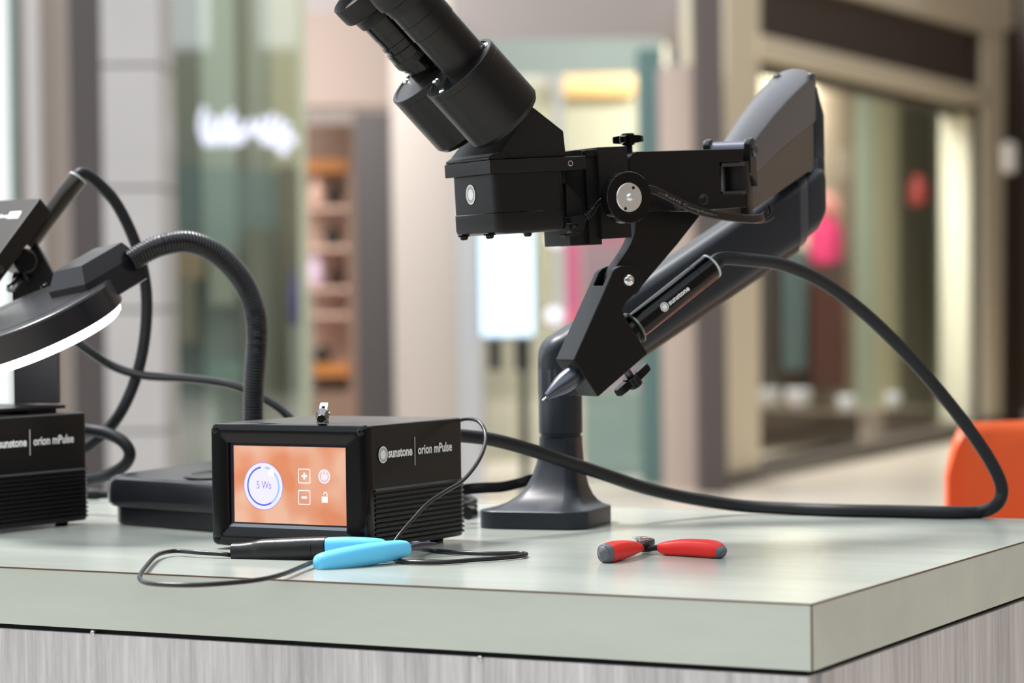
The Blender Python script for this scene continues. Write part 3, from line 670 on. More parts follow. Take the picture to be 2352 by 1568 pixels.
for k, yc in enumerate((NEAR, NEAR+SEP)):
    p2 = Vector((a2.x, yc, a2.y)); p1 = p2 + axis*LH
    h = lathe('prism_housing', p2, axis, [(.0, 0), (0, RH-.006), (.0016, RH-.0022), (.005, RH), (LH-.006, RH), (LH-.0058, RH-.00025), (LH-.0052, RH-.00025), (LH-.005, RH), (LH-.0006, RH), (LH, RH-.0006), (LH, RH-.003), (LH-.0008, RH-.0034), (LH-.0008, 0)], BLKS, mi, seg=64, smooth=28)
    for ang in ((205, 60, 285) if k == 0 else (190, 15, 100)):
        a = math.radians(ang); q = p1 - axis*.0008 + (perp*math.sin(a) + Vector((0, -1, 0))*math.cos(a))*(RH-.0048)
        lathe('cap_screw', q, axis, [(-.001, .0026), (.0005, .0026), (.0015, .0018), (.0019, .0008), (.0019, 0)], CHROME, h, seg=16)
    off = perp*.0068
    tb, cp = (TUBE_N, CUP_N) if k == 0 else (TUBE_F, CUP_F)
    e = lathe('eyepiece_tube', p1 + off - axis*.0012, axis, tb, BLKS if k == 0 else BLKG, mi, seg=56, smooth=28)
    lathe('eyecup', p1 + off - axis*.0012, axis, cp, RUB, e, seg=56, smooth=40)
    lathe('lens', p1 + off + axis*(.0665), axis, [(0, .0105), (.0012, .0100), (.0020, 0)], LENS, e, seg=32)
    if k == 1:
        lathe('diopter_ring', p1 + off - axis*.0012, axis, [(.0150, .0170), (.0152, .0178), (.0200, .0178), (.0202, .0170)], BLK, e, seg=120, smooth=10, knurl=.00012, krange=(1, 2))
# focus mount blocks
def mbox(name, px0, py0, px1, py1, y0, y1, m=BLKP, parent=mi, bevel=.0006):
    a = FM.xz(px0, py0, y0); c = FM.xz(px1, py1, y0)
    return box(name, (min(a[0], c[0]), max(a[0], c[0])), (y0, y1), (min(a[1], c[1]), max(a[1], c[1])), m, parent, bevel=bevel)
mbox('mount_block', 1299, 360, 1362, 561, .016, .054)
mbox('rack_block', 1344, 358, 1384, 561, .012, .056)
fb = mbox('focus_block', 1372, 338, 1452, 545, .008, .058)
prism('gusset', FM.pts([(1300, 420), (1336, 458), (1340, 498), (1302, 498)], .006), .006, .018, BLKP, mi, bevel=.0005)
mbox('rack_cap', 1318, 345, 1338, 359, .010, .034, BLK); mbox('rack_cap', 1345, 344, 1368, 359, .010, .036, BLK)
mbox('rack_slot', 1336, 347, 1348, 358, .014, .032, GUN)
# focus knob
kc = FM.hit(1446, 453, 1, -.0215)
RK = .0182
kn = lathe('focus_knob', (kc.x, kc.y, kc.z), (0, 1, 0), [(.0010, 0), (.0010, .0106), (0, .0112), (0, RK-.0006), (.0006, RK), (.0090, RK), (.0096, RK-.0006), (.0096, 0)], BLKG, mi, seg=160, smooth=20, knurl=.00035, krange=(4, 5))
lathe('knob_shaft', (kc.x, kc.y+.009, kc.z), (0, 1, 0), [(0, .0090), (.0040, .0090), (.0042, .0070), (.022, .0070)], BLK, kn, seg=32)
lathe('knob_disc', (kc.x, kc.y+.0012, kc.z), (0, -1, 0), [(-.001, .0104), (.0006, .0104), (.0012, .0098), (.0013, .0036), (.0008, .0032), (.0008, .0028), (.0016, .0026), (.0024, .0016), (.0026, 0)],
      mat('turned_steel', (226, 230, 234), .38, metal=1), kn, seg=48)
for px, py in ((1455, 431), (1437, 479)):
    v = FM.hit(px, py, 1, kc.y-.0002)
    lathe('pin_hole', v, (0, -1, 0), [(-.0004, .0011), (.0001, .0011), (.0001, 0)], mat('hole_black', (6, 6, 6), .7), kn, seg=14)
# clamp knob on top
def star_knob(name, p, d, r, h, parent, lobes=4, rot=0., hub=.0046):
    s, u, n_ = basis(d); bm = bmesh.new(); add_lathe(bm, p, d, [(0, hub*.8), (.0006, hub), (h-.0006, hub*1.02), (h, hub*.85), (h, 0)], 24)
    for k in range(lobes):
        a = rot + 2*math.pi*k/lobes; e = s*math.cos(a)+u*math.sin(a); f = n_.cross(e)
        sec0 = [(-.0030, .12*h), (.0030, .12*h), (.0030, .86*h), (-.0030, .86*h)]; sec1 = [(-.0024, .22*h), (.0024, .22*h), (.0024, .76*h), (-.0024, .76*h)]
        R0 = [bm.verts.new(Vector(p)+e*hub*.6+f*x+n_*z) for x, z in sec0]; R1 = [bm.verts.new(Vector(p)+e*(r-.0008)+f*x+n_*z) for x, z in sec1]
        R2 = [bm.verts.new(Vector(p)+e*r+f*x*.7+n_*(h*.5+(z-h*.5)*.8)) for x, z in sec1]
        for A, B in ((R0, R1), (R1, R2)):
            for i in range(4): bm.faces.new((A[i], B[i], B[(i+1) % 4], A[(i+1) % 4]))
        bm.faces.new(R0); bm.faces.new(R2)
    return obj(name, bm, BLKG, parent, smooth=25)
v = FM.hit(1443, 334, 1, YC)
ck = star_knob('clamp_knob', (v.x, v.y, v.z), (0, 0, 1), .0112, .0088, mi, 4, .9)
prof = []
for i in range(9): prof += [(i*.0011, .0033), (i*.0011+.0005, .0027)]
lathe('threaded_screw', (v.x, v.y, v.z+.0004), (0, 0, -1), prof, GUN, ck, seg=20, smooth=10)
# bracket plate with the hinge notch
BY0, BY1 = .014, .050
br = prism('bracket_plate', FM.pts([(1446, 487), (1446, 366), (1451, 354), (1463, 348), (1708, 341), (1708, 370), (1652, 372), (1656, 446), (1713, 445), (1715, 476), (1640, 481)], BY0), BY0, BY1, BLK, mi, bevel=.0005)
a = FM.xz(1687, 372, .032); c = FM.xz(1690, 447, .032)
lathe('hinge_barrel', (a[0], .032, c[1]), (0, 0, 1), [(0, .0105), (a[1]-c[1], .0105)], BLKP, br, seg=28)
mbox('hinge_washer', 1658, 374, 1712, 380, .018, .046, GUN, br, .0003); mbox('hinge_washer', 1660, 440, 1714, 445, .018, .046, GUN, br, .0003)
for px, py in ((1615.5, 458), (1557, 470)):
    v = FM.hit(px, py, 1, BY0)
    screw(br, (v.x, BY0, v.z), (0, -1, 0), .0035, BLK)
    lathe('screw_seat', v, (0, -1, 0), [(0, .0040), (.0003, .0040), (.0003, .0035), (0, .0034)], GUN, br, seg=24)
# curved drop arm
drop = FM.pts([(1462, 486), (1462, 510), (1459, 535), (1452, 554), (1443, 571), (1431, 590), (1418, 608), (1406, 627), (1402, 645), (1407, 664), (1424, 680), (1446, 684), (1464, 674), (1477, 654), (1557, 560), (1606, 497), (1614, 485)], .026)
prism('drop_arm', drop, .026, .038, BLK, mi, bevel=.0005)
# stylus holder
HY0, HY1 = .0190, .0455
full = [(1408, 625), (1416, 616), (1428, 610), (1445, 608), (1459, 613), (1468, 622), (1474, 638), (1473, 654), (1462, 671), (1438, 696), (1431, 710), (1432, 720), (1439, 732), (1488.5, 812), (1374, 911.5), (1317.5, 827)]
hb = prism('holder_blank', FM.pts(full, HY0), HY0, HY1, BLK, None, bevel=0)
sl = prism('slot_blank', FM.pts([(1370, 650), (1396, 655), (1450, 700), (1500, 690), (1500, 580), (1400, 580)], HY0), HY0+.0066, HY1-.0066, BLK, None, bevel=0)
bo = hb.modifiers.new('slot', 'BOOLEAN'); bo.operation = 'DIFFERENCE'; bo.object = sl; bo.solver = 'EXACT'
bpy.context.view_layer.update()
bm = bmesh.new(); bm.from_object(hb, bpy.context.evaluated_depsgraph_get())
bpy.data.objects.remove(hb); bpy.data.objects.remove(sl)
bmesh.ops.dissolve_limit(bm, angle_limit=.02, verts=bm.verts, edges=bm.edges)
hd = obj('stylus_holder', bm, BLK, mi, bevel=.0009, seg=3, clamp=False)
v = FM.hit(1443, 643, 1, HY0)
lathe('pivot_bolt', v, (0, -1, 0), [(-.02, .0030), (0, .0030), (0, .0044), (.0012, .0044), (.0022, .0038), (.0028, .0026), (.0029, .0017), (.0012, .0016), (.0012, 0)], CHROME, hd, seg=24)
lathe('pivot_washer', (v.x, HY0+.0072, v.z), (0, 1, 0), [(0, .0060), (.0010, .0060)], STEEL, hd, seg=24)
# wing knob under the holder
e0 = Vector((*FM.xz(1379, 909, YC), )); e1 = Vector((*FM.xz(1487, 812, YC), )); ed = (e1-e0).normalized()
en = Vector((ed.y, 0, -ed.x)); 
if en.z > 0: en = -en
v = FM.hit(1446, 862, 1, YC)
wk = lathe('wing_knob', (v.x, YC, v.z), en, [(0, .0056), (.0008, .0062), (.0026, .0052), (.0075, .0056), (.0095, .0050), (.0100, 0)], BLKG, hd, seg=24)
for sgn_ in (-1, 1):
    bm = bmesh.new(); ex = Vector((ed.x, 0, ed.y))*sgn_; p = Vector((v.x, YC, v.z)) + en*.004; R_ = []
    for q, w, h in ((.003, .0034, .0032), (.009, .0032, .0030), (.0135, .0027, .0029), (.0155, .0022, .0027), (.0166, .0012, .0018)):
        R_.append([p + ex*q + Vector((0, 1, 0))*a + en*c for a, c in ((-w, -h), (w, -h), (w, h), (-w, h))])
    loft('wing', R_, BLKG, wk, smooth=20)
lathe('wing_screw', (v.x, YC, v.z), -en, [(0, .0028), (.012, .0028)], GUN, wk, seg=16)
# light lead: moulded plug, strain relief and flat lead with print
lead = bpy.data.objects.new('light_lead', None)
COL.objects.link(lead); lead.parent = mi; lead.empty_display_size = .01
LY = -.002
pg = prism('plug', FM.pts([(1306, 500), (1312, 497), (1338, 493), (1341, 500), (1341, 516), (1336, 528), (1326, 537), (1312, 542), (1294, 544), (1293, 538), (1308, 536), (1312, 530), (1322, 524), (1326, 514), (1309, 514)], .000), -.003, .005, BLKS, lead, bevel=.0006)
sr = spline([FM.hit(1338, 502, 1, .001), FM.hit(1352, 492, 1, .0), FM.hit(1362, 481, 1, .0)], 8)
tube('relief_core', [FM.hit(1336, 503, 1, .001), FM.hit(1352, 492, 1, .0), FM.hit(1366, 478, 1, .0)], .0018, BLKS, lead, seg=10)
for k in range(6):
    p = sr[min(len(sr)-1, 1+k*3-(k > 4))]; d = sr[min(len(sr)-1, 2+k*3)] - sr[max(0, k*3)] if k < 5 else sr[-1]-sr[-3]
    lathe('relief_fin', p, d, [(-.0005, .0032-.0001*k), (.0005, .0032-.0001*k)], BLKS, lead, seg=14)
fp = [FM.hit(px, py, 1, y) for px, py, y in ((1362, 480, 0), (1378, 462, -.001), (1408, 444, -.003), (1450, 433, -.006), (1497, 436, -.006), (1530, 450, -.003), (1566, 468, -.001), (1600, 482, .001), (1640, 493, .004), (1690, 500, .010), (1726, 503, .016), (1748, 500, .022), (1756, 494, .030))]
fpath = spline(fp, 8)
FLATM = mat('flat_lead_gloss', (22, 21, 22), .2, spec=.5)
sec = rrect(-.0010, .0010, -.0031, .0031, .0008, 3)
# section: first axis is normal (towards viewer), second lies along the width
frs = []
for i, p in enumerate(fpath):
    t = (fpath[min(i+1, len(fpath)-1)]-fpath[max(i-1, 0)]).normalized(); n_ = Vector((0, -1, 0)); n_ = (n_ - t*n_.dot(t)).normalized(); frs.append((p, t, n_, n_.cross(t).normalized()))
if frs[40][3].z < 0: frs = [(p, t, n_, -w) for p, t, n_, w in frs]
loft('flat_lead', [[p + n_*a*1.1 + w*c*(.55 if i < 14 else min(1, .55+(i-14)*.05)) for a, c in sec] for i, (p, t, n_, w) in enumerate(frs)], FLATM, lead, smooth=60)
acc = [0]
for A, B in zip(fpath, fpath[1:]): acc.append(acc[-1] + (B-A).length)
i0 = min(range(len(fpath)), key=lambda i: abs(FM.hit(1508, 441, 1, -.005).x - fpath[i].x)); s0 = acc[i0]
def on_lead(x, y):
    s = s0 + x; i = 0
    while i < len(acc)-2 and acc[i+1] < s: i += 1
    k = (s-acc[i])/max(1e-9, acc[i+1]-acc[i]); A, B = frs[i], frs[min(i+1, len(frs)-1)]
    return A[0].lerp(B[0], k) + A[2].lerp(B[2], k)*.00135 + A[3].lerp(B[3], k)*(y-.0010)
text('print', '---RoHS Compliant--', .0029, mat('lead_print', (112, 112, 114), .5), lead, (0, 0, 0), (1, 0, 0), (0, 0, 1), warp=on_lead, width=.058)

# ================================================================== welding stylus with its long cable
st = thing('welding_stylus', 'black cylindrical stylus with steel nose in the microscope holder, long cable', 'stylus', FM)
SY = (HY0+HY1)/2
s1 = Vector((*FM.xz(1633, 612, SY), )); s0_ = Vector((*FM.xz(1246, 919, SY), )); sd = (s1-s0_); SL = sd.length; sd.normalize()
sdir = Vector((sd.x, 0, sd.y)); tip = Vector((s0_.x, SY, s0_.y))
tt = lambda px, py: (Vector((*FM.xz(px, py, SY), ))-s0_).dot(sd)
RS = .0098
body = lathe('barrel', tip, sdir, [(tt(1340, 846), RS-.001), (tt(1340, 846)+.001, RS), (tt(1600, 640)-.0006, RS), (tt(1600, 640)-.0004, RS-.0003), (tt(1600, 640)+.0004, RS-.0003), (tt(1600, 640)+.0006, RS), (SL-.0010, RS), (SL, RS-.0012), (SL, 0)], BLKG, st, seg=48, smooth=25)
lathe('end_ring', tip, sdir, [(SL-.0012, RS-.001), (SL-.0012, RS+.0002), (SL+.0006, RS+.0001), (SL+.0008, RS-.0010), (SL+.0002, RS-.0014)], mat('ring_pale', (190, 200, 196), .3), st, seg=48)
lathe('collar', tip, sdir, [(tt(1456, 753)-.001, RS), (tt(1456, 753)-.001, .0124), (tt(1456, 753)+.0004, .0124), (tt(1456, 753)+.0006, RS)], mat('collar_grey', (120, 126, 122), .3, metal=.6), st, seg=48)
lathe('front_ring', tip, sdir, [(tt(1330, 854)-.002, .0070), (tt(1330, 854)-.002, .0095), (tt(1330, 854), .0104), (tt(1330, 854)+.004, .0104)], BLKG, st, seg=40)
lathe('nose_cone', tip, sdir, [(.0042, .0014), (.0042, .0026), (.0046, .0028), (tt(1292, 884)-.002, .0066), (tt(1298, 880), .0074), (tt(1312, 868), .0076), (tt(1326, 857), .0076)], GUN, st, seg=40, smooth=25)
lathe('electrode', tip, sdir, [(-.0002, .0003), (.0002, .0006), (.0060, .0007)], CHROME, st, seg=14)
# print wrapped on the barrel
s_, u_, d_ = basis(sdir); tow = Vector((0, -1, 0)); sidev = sdir.cross(tow).normalized()
if sidev.z < 0: sidev = -sidev
def on_barrel(off):
    def f(x, y):
        a = y/RS + .12
        return tip + sdir*(off+x) + (tow*math.cos(a) + sidev*math.sin(a))*(RS+.00008)
    return f
flat('sunburst_logo', sun_polys(0, 0, .0034), WHITE, st, on_barrel(tt(1506, 697)))
text('lettering', 'sunstone', .0052, WHITE, st, (0, 0, 0), (1, 0, 0), (0, 0, 1), off=.00016, warp=(lambda f: (lambda x, y: f(x, y-.0016)))(on_barrel(tt(1506, 697)+.0042)), width=.0205)
# cable from stylus to the back of the welder
RC = .0050
wst = FM.r @ (tip + sdir*SL) + FM.o
def loc_m(w): return FM.loc(w)
cps = [wst - (FM.r @ sdir)*.004, wst + (FM.r @ sdir)*.010] + [at(px, py, Y) for px, py, Y in ((1722, 597, 1.935), (1790, 606, 1.952), (1860, 632, 1.966), (1930, 675, 1.978), (2010, 741, 1.988), (2100, 832, 1.998), (2180, 926, 2.004), (2250, 1020, 2.006), (2290, 1088, 2.006))]
cps += [at(2301, 1130, 2.006), at(2287, 1160, 2.006)] + [ground(px, py, RC) for px, py in ((2250, 1175), (2180, 1176.5), (2060, 1174), (1940, 1172), (1820, 1168))]
cps += [at(px, py, Y) for px, py, Y in ((1700, 1161, 2.085), (1580, 1143, 2.06), (1480, 1120, 2.035), (1390, 1090, 2.005), (1300, 1060, 1.972), (1210, 1030, 1.948), (1130, 1009, 1.930), (1066, 1001, 1.920), (1040, 1000, 1.912))]
tube('cable', [loc_m(p) for p in cps], RC, CABLE, st, n=10, seg=18)
lathe('cable_boot', loc_m(wst), sdir, [(-.001, .0060), (.004, .0056), (.009, .0051)], RUB, st, seg=24)

# ================================================================== monitor arm that carries the microscope
ar = thing('support_arm', 'dark grey articulated arm on a square foot carrying the microscope', 'arm')
YB = math.radians(-20); bc = Vector((.0245, 2.016, 0)); bxv = Vector((math.cos(YB), math.sin(YB), 0)); byv = Vector((-math.sin(YB), math.cos(YB), 0))
HB = .0435; BT = .0136
def base_ring(e, z, r=.019): return [bc + bxv*a + byv*c + Vector((0, 0, z)) for a, c in rrect(-HB-e, HB+e, -HB-e, HB+e, max(.002, r+e), 9)]
N_ = len(base_ring(0, 0)); cc = Vector((.0366, 2.022, 0)); RCOL = .0167
def circ_ring(r, z):
    out = []
    for p in base_ring(0, 0):
        q = p - bc; a = math.atan2(q.dot(byv), q.dot(bxv)); out.append(cc + (bxv*math.cos(a)+byv*math.sin(a))*r + Vector((0, 0, z)))
    return out
def mixr(A, B, k, z): return [Vector((a.x+(b.x-a.x)*k, a.y+(b.y-a.y)*k, z)) for a, b in zip(A, B)]
loft('foot', [base_ring(-.001, .0), base_ring(0, .0006), base_ring(0, BT-.0006), base_ring(-.0008, BT)], ARMD, ar, smooth=35)
A_ = base_ring(-.0015, BT); C_ = circ_ring(RCOL, 0)
fl_r = [mixr(A_, C_, k, BT + .054*z) for k, z in ((0, 0), (.22, .03), (.42, .085), (.60, .17), (.75, .29), (.87, .45), (.95, .65), (.99, .85), (1, 1))]
loft('foot_flare', fl_r, ARMD, ar, smooth=60)
lathe('column', (cc.x, cc.y, BT+.054), (0, 0, 1), [(0, RCOL), (.0005, RCOL-.0012), (.0022, RCOL-.0012), (.0027, RCOL), (.052, RCOL), (.055, RCOL-.002), (.055, 0)], ARMD, ar, seg=40)
PB = at(1864, 457, 2.10); PA = Vector((cc.x, cc.y, at(1285, 849, 2.02).z))
hd_ = Vector((PB.x-PA.x, PB.y-PA.y, 0)).normalized(); hs = Vector((hd_.y, -hd_.x, 0))
def arm_ring(c, w, h, r, up=Vector((0, 0, 1))):
    return [c + hs*a + up*b_ for a, b_ in rrect(-w, w, -h, h, r, 5)]
R_ = []
W0 = .0168; H0 = .0285
for k, s_k in ((-.0165, .45), (-.0160, .62), (-.0145, .78), (-.0115, .91), (-.0075, .98), (-.002, 1.0)):
    c = PA + hd_*k + (PB-PA)*0; c.z = PA.z + k/(PB-PA).xy.length*(PB.z-PA.z)*.6; q = math.sqrt(max(.05, 1-(k/.0168)**2))
    R_.append(arm_ring(c, W0*max(q, .25), H0*s_k, W0*.6*max(q, .25)))
for k in (.06, .2, .4, .6, .8, .93):
    R_.append(arm_ring(PA.lerp(PB, k), .0185, H0+.0005, .013))
loft('lower_arm', R_, ARMD, ar, smooth=45)
U0 = [arm_ring(PA.lerp(PB, k) - Vector((0, 0, H0-.0025)), .0125, .0060, .004) for k in (.22, .24, .60, .92)]
loft('underside_cover', U0, ARMC, ar, smooth=40)
er = PA.lerp(PB, .925)
loft('end_ring', [arm_ring(PA.lerp(PB, .91), .0186, H0+.0006, .013), arm_ring(PA.lerp(PB, .913), .0190, H0+.0010, .013), arm_ring(PA.lerp(PB, .94), .0190, H0+.0010, .013), arm_ring(PA.lerp(PB, .944), .0180, H0, .013)], ARMG, ar, smooth=40)
loft('lower_knuckle', [arm_ring(PA.lerp(PB, .95), .0165, H0-.002, .012), arm_ring(PA.lerp(PB, 1.0), .0165, H0-.003, .012), arm_ring(PA.lerp(PB, 1.03), .0120, H0-.008, .010)], ARMD, ar, smooth=45)
# elbow post
ez0, ez1 = at(1876, 498, 2.10).z, at(1876, 205, 2.12).z; ec = at(1872, 400, 2.105)
lathe('elbow_post', (ec.x, ec.y, ez0), (0, 0, 1), [(0, .0065), (.003, .0078), ((ez1-ez0)*.45-.0006, .0078), ((ez1-ez0)*.45, .0074), ((ez1-ez0)*.45+.0008, .0074), ((ez1-ez0)*.45+.0014, .0078), (ez1-ez0-.022, .0076), (ez1-ez0, .0020), (ez1-ez0, 0)], ARMD, ar, seg=28)
# upper spring arm, coming forward to the bracket
UN = at(1679, 333, 1.945); UF = at(1822, 158, 2.10)
ud = Vector((UF.x-UN.x, UF.y-UN.y, 0)).normalized(); us_ = Vector((ud.y, -ud.x, 0))
nb = at(1735, 498, 1.945).z; fbz = at(1865, 392, 2.10).z
def up_ring(k, lo_, hi_, grow=0.0):
    c = UN.lerp(UF, k); w = (.0128 + .0052*k)*(1+grow); zt = UN.z + (UF.z-UN.z)*k + .004*math.sin(k*math.pi); zb = nb + (fbz-nb)*k
    z0 = zb + (zt-zb)*lo_; z1 = zb + (zt-zb)*hi_
    cx_ = Vector((c.x, c.y, 0)); r = min(w*.7, (z1-z0)*.4)
    pts = []
    if hi_ > .9:
        pts = [(w, z1-.0085), (w*.97, z1-.0068), (w*.90, z1-.0054), (w*.5, z1-.0016), (0, z1), (-w*.5, z1-.0016), (-w*.90, z1-.0054), (-w*.97, z1-.0068), (-w, z1-.0085), (-w, z0), (w, z0)]
    else:
        pts = [(w, z1), (-w, z1), (-w, z0+.003), (-w*.7, z0), (w*.7, z0), (w, z0+.003)]
    return [cx_ + us_*a + Vector((0, 0, b_)) for a, b_ in pts]
loft('upper_arm', [up_ring(k, .48, 1) for k in (0, .06, .2, .4, .6, .8, .97, 1.0)], ARMG, ar, smooth=35)
loft('arm_skirt', [up_ring(k, 0, .475, -.02) for k in (0, .3, .7, .97)], ARMC, ar, smooth=25)
for px, py in ((1786, 172), (1864, 169)):
    lathe('arm_bolt', at(px, py+5, 2.088), (0, 0, 1), [(-.002, .0032), (.0012, .0032), (.0022, .0022), (.0022, 0)], ARMG, ar, seg=16)
# near clevis that meets the bracket
hinge = UN + Vector((0, 0, -.0040))
for sgn_, l_ in ((-1, 0), (1, 1)):
    c = hinge + us_*sgn_*.0158 - ud*.003
    pf = [(-.0085, .0040), (-.0060, .0075), (-.0010, .0088), (.0045, .0070), (.0070, .0020), (.0068, -.0060), (.0100, -.0270), (-.0010, -.0200), (-.0085, -.0180)]
    bm = bmesh.new(); fr_ = []
    for o_ in (-.0026, .0026): fr_.append([c + us_*o_ + ud*a + Vector((0, 0, b_)) for a, b_ in pf])
    loft('clevis_cheek', fr_, BLK, ar, smooth=25, bevel=.0008)
    lathe('clevis_bolt', c + us_*sgn_*.0026, us_*sgn_, [(0, .0052), (.0010, .0052), (.0018, .0040), (.0010, .0024), (.0010, 0)], GUN, ar, seg=20)
lathe('clevis_pin', hinge - us_*.014 - ud*.003, us_, [(0, .0066), (.028, .0066)], GUN, ar, seg=28)
c = hinge - ud*.004 + us_*.0125 - Vector((0, 0, .030))
loft('clevis_body', [[c + us_*a + ud*b_ + Vector((0, 0, z)) for a, b_ in rrect(-.0030, .0030, -.0070, .0080, .0015, 3)] for z in (-.0235, .018)], BLK, ar, smooth=30)
# cable clip at the bottom of the arm
q = at(1752, 496, 1.94)
tube('cable_clip', [q + us_*.003 + Vector((0, 0, .008)) + ud*.01, q + us_*.004 + Vector((0, 0, 0)) + ud*.008, q - us_*.004 + Vector((0, 0, -.003)) + ud*.004, q - us_*.014 + Vector((0, 0, -.002)), q - us_*.022 + Vector((0, 0, .002))], .0022, BLK, ar, seg=10)

# ================================================================== ring lamp with gooseneck
rl = thing('ring_lamp', 'black gooseneck desk lamp with a glowing ring under its round head', 'lamp')
YL = math.radians(-43); lo0 = ground(247, 1203, 0); lxv = Vector((math.cos(YL), math.sin(YL), 0)); lyv = Vector((-math.sin(YL), math.cos(YL), 0))
LW, LD = .185, .150
def lring(e, z, r=.02, slope=0.0, z_back=None):
    out = []
    for a, c in rrect(-e, LW+e, -e, LD+e, r, 7):
        zz_ = z if z_back is None else z + (z_back - z)*max(0, min(1, c/LD))
        out.append(lo0 + lxv*a + lyv*c + Vector((0, 0, zz_)))
    return out
loft('base_plinth', [lring(-.0015, .0006), lring(0, .002), lring(.0002, .0138)], LAMPB, rl, smooth=35)
loft('base_shell', [lring(-.001, .0138), lring(.0030, .0150), lring(.0052, .0180), lring(.0055, .0215), lring(.0050, .0330, z_back=.0405), lring(.0035, .0362, z_back=.0440), lring(.0005, .0380, .018, z_back=.0462), lring(-.004, .0386, .016, z_back=.0470)], LAMPB, rl, smooth=32)
# shallow dish in the top of the base
def ltop(a, c, dz=0): return lo0 + lxv*a + lyv*c + Vector((0, 0, .0386 + (.0470-.0386)*c/LD + dz))
RD, dcx, dcy = .031, .102, .0335
dn = [[ltop(dcx + math.cos(2*math.pi*i/48)*r, dcy + math.sin(2*math.pi*i/48)*r, dz) for i in range(48)] for r, dz in ((RD, -.001), (RD, .0014), (RD-.0022, .0016), (RD-.004, .0004), (RD-.010, .0003))]
loft('base_dish', dn, mat('dish_black', (30, 30, 33), .2, spec=.6), rl, smooth=30)
GP = [(583, 1100, 2.085), (582, 1020, 2.085), (582, 950, 2.085), (583, 885, 2.083), (588, 815, 2.078), (590, 760, 2.072), (583, 706, 2.064), (563, 654, 2.054), (530, 610, 2.042), (486, 574, 2.030), (430, 555, 2.018), (372, 563, 2.008), (330, 581, 2.002), (298, 600, 1.998)]
gp = spline([at(*g) for g in GP], 26)
RG = .0087
def grib(t): return 1.0
frg = path_frames(gp, (0, 1, 0)); rings = []; L_ = 0
fine = []
for A, B in zip(gp, gp[1:]):
    n_ = max(1, int((B-A).length/.0004))
    for j in range(n_): fine.append(A.lerp(B, j/n_))
fine.append(gp[-1]); acc_ = 0
for i, (p, t, s, u) in enumerate(path_frames(fine, (0, 1, 0))):
    if i: acc_ += (p-fine[i-1]).length
    r = RG*(1 - .13*(.5+.5*math.cos(2*math.pi*acc_/.0025)))
    rings.append([p + s*math.cos(2*math.pi*k/20)*r + u*math.sin(2*math.pi*k/20)*r for k in range(20)])
loft('gooseneck', rings, BLKG if False else mat('gooseneck_black', (26, 26, 30), .28, spec=.5), rl, smooth=80)
gb = at(583, 1100, 2.085)
lathe('neck_socket', (gb.x, gb.y, .040), (0, 0, 1), [(0, .014), (.010, .0135), (.014, .0105), (.014, 0)], LAMPB, rl, seg=28)
# head: tilted disc
nrm = Vector((-.345, -.225, .911)).normalized()
HC = at(64, 709, 1.985)                                    # centre of the top face
hx = Vector((1, 0, 0)); hx = (hx - nrm*hx.dot(nrm)).normalized(); hy = nrm.cross(hx)
RL = .0668
hdp = lathe('lamp_head', HC, -nrm, [(0, 0), (0, RL-.0060), (0, RL-.0030), (.0001, RL-.0022), (.0007, RL-.0008), (.0022, RL), (.0030, RL), (.0190, RL+.0012), (.0200, RL+.0012), (.0208, RL+.0006), (.0208, RL-.006), (.019, RL-.008)], LAMPB, rl, seg=96, smooth=28)
lathe('light_ring', HC, -nrm, [(.0200, RL-.016), (.0200, RL-.0015), (.0260, RL-.0022), (.0285, RL-.0050), (.0285, RL-.0150), (.0255, RL-.0165)], mat('ring_glow', (250, 250, 255), .4, emit=(252, 252, 255), estr=2.6), rl, seg=96, smooth=40)
loft('head_groove', [[HC + nrm*z + (hx*math.cos(2*math.pi*i/96) + hy*math.sin(2*math.pi*i/96))*r for i in range(96)] for z, r in ((-.0002, RL-.0168), (.00015, RL-.0168), (.00015, RL-.0163), (-.0002, RL-.0163))], BLK, hdp, close=True, smooth=30)
# connector housing between head and neck: chamfered block
def cpt(px, py, Y): return at(px, py, Y)
hxv = Vector((.5606, .7178, .3896)).normalized(); hup = nrm; hyv = hup.cross(hxv).normalized(); hxv = hyv.cross(hup)
co = at(226, 640, 2.000)
def crect(x0, x1, y0, y1, z, ins=0.0): return [co + hxv*a + hyv*c + hup*z for a, c in ((x0+ins, y0+ins*.6), (x1-ins*.6, y0+ins*.6), (x1-ins*.6, y1-ins*.6), (x0+ins, y1-ins*.6))]
chh = loft('neck_housing', [crect(-.032, .027, -.0215, .0215, -.014), crect(-.032, .027, -.0215, .0215, .006), crect(-.032, .027, -.0215, .0215, .0185, .0085), crect(-.032, .027, -.0215, .0215, .0187, .0090)], LAMPB, rl, smooth=20, bevel=.0009)
cu = loft('housing_underside', [crect(-.004, .0265, -.021, .021, -.0148), crect(-.004, .0265, -.021, .021, -.0138)], mat('under_white', (222, 224, 226), .4), rl, smooth=20)
for px, py in ((222, 645), (101, 655)):
    r_ = ray(px, py); k_ = (HC - Vector((0, 0, EYE))).dot(nrm)/r_.dot(nrm); v = Vector((0, 0, EYE)) + r_*k_
    lathe('head_screw', v, nrm, [(-.002, .0030), (.0006, .0030), (.0014, .0018), (.0014, 0)], BLKG, rl, seg=14)
lathe('housing_screw', co + hxv*.022 - hyv*.017 - hup*.0146, -hup, [(0, .0018), (.001, .0014), (.001, 0)], STEEL, rl, seg=12)

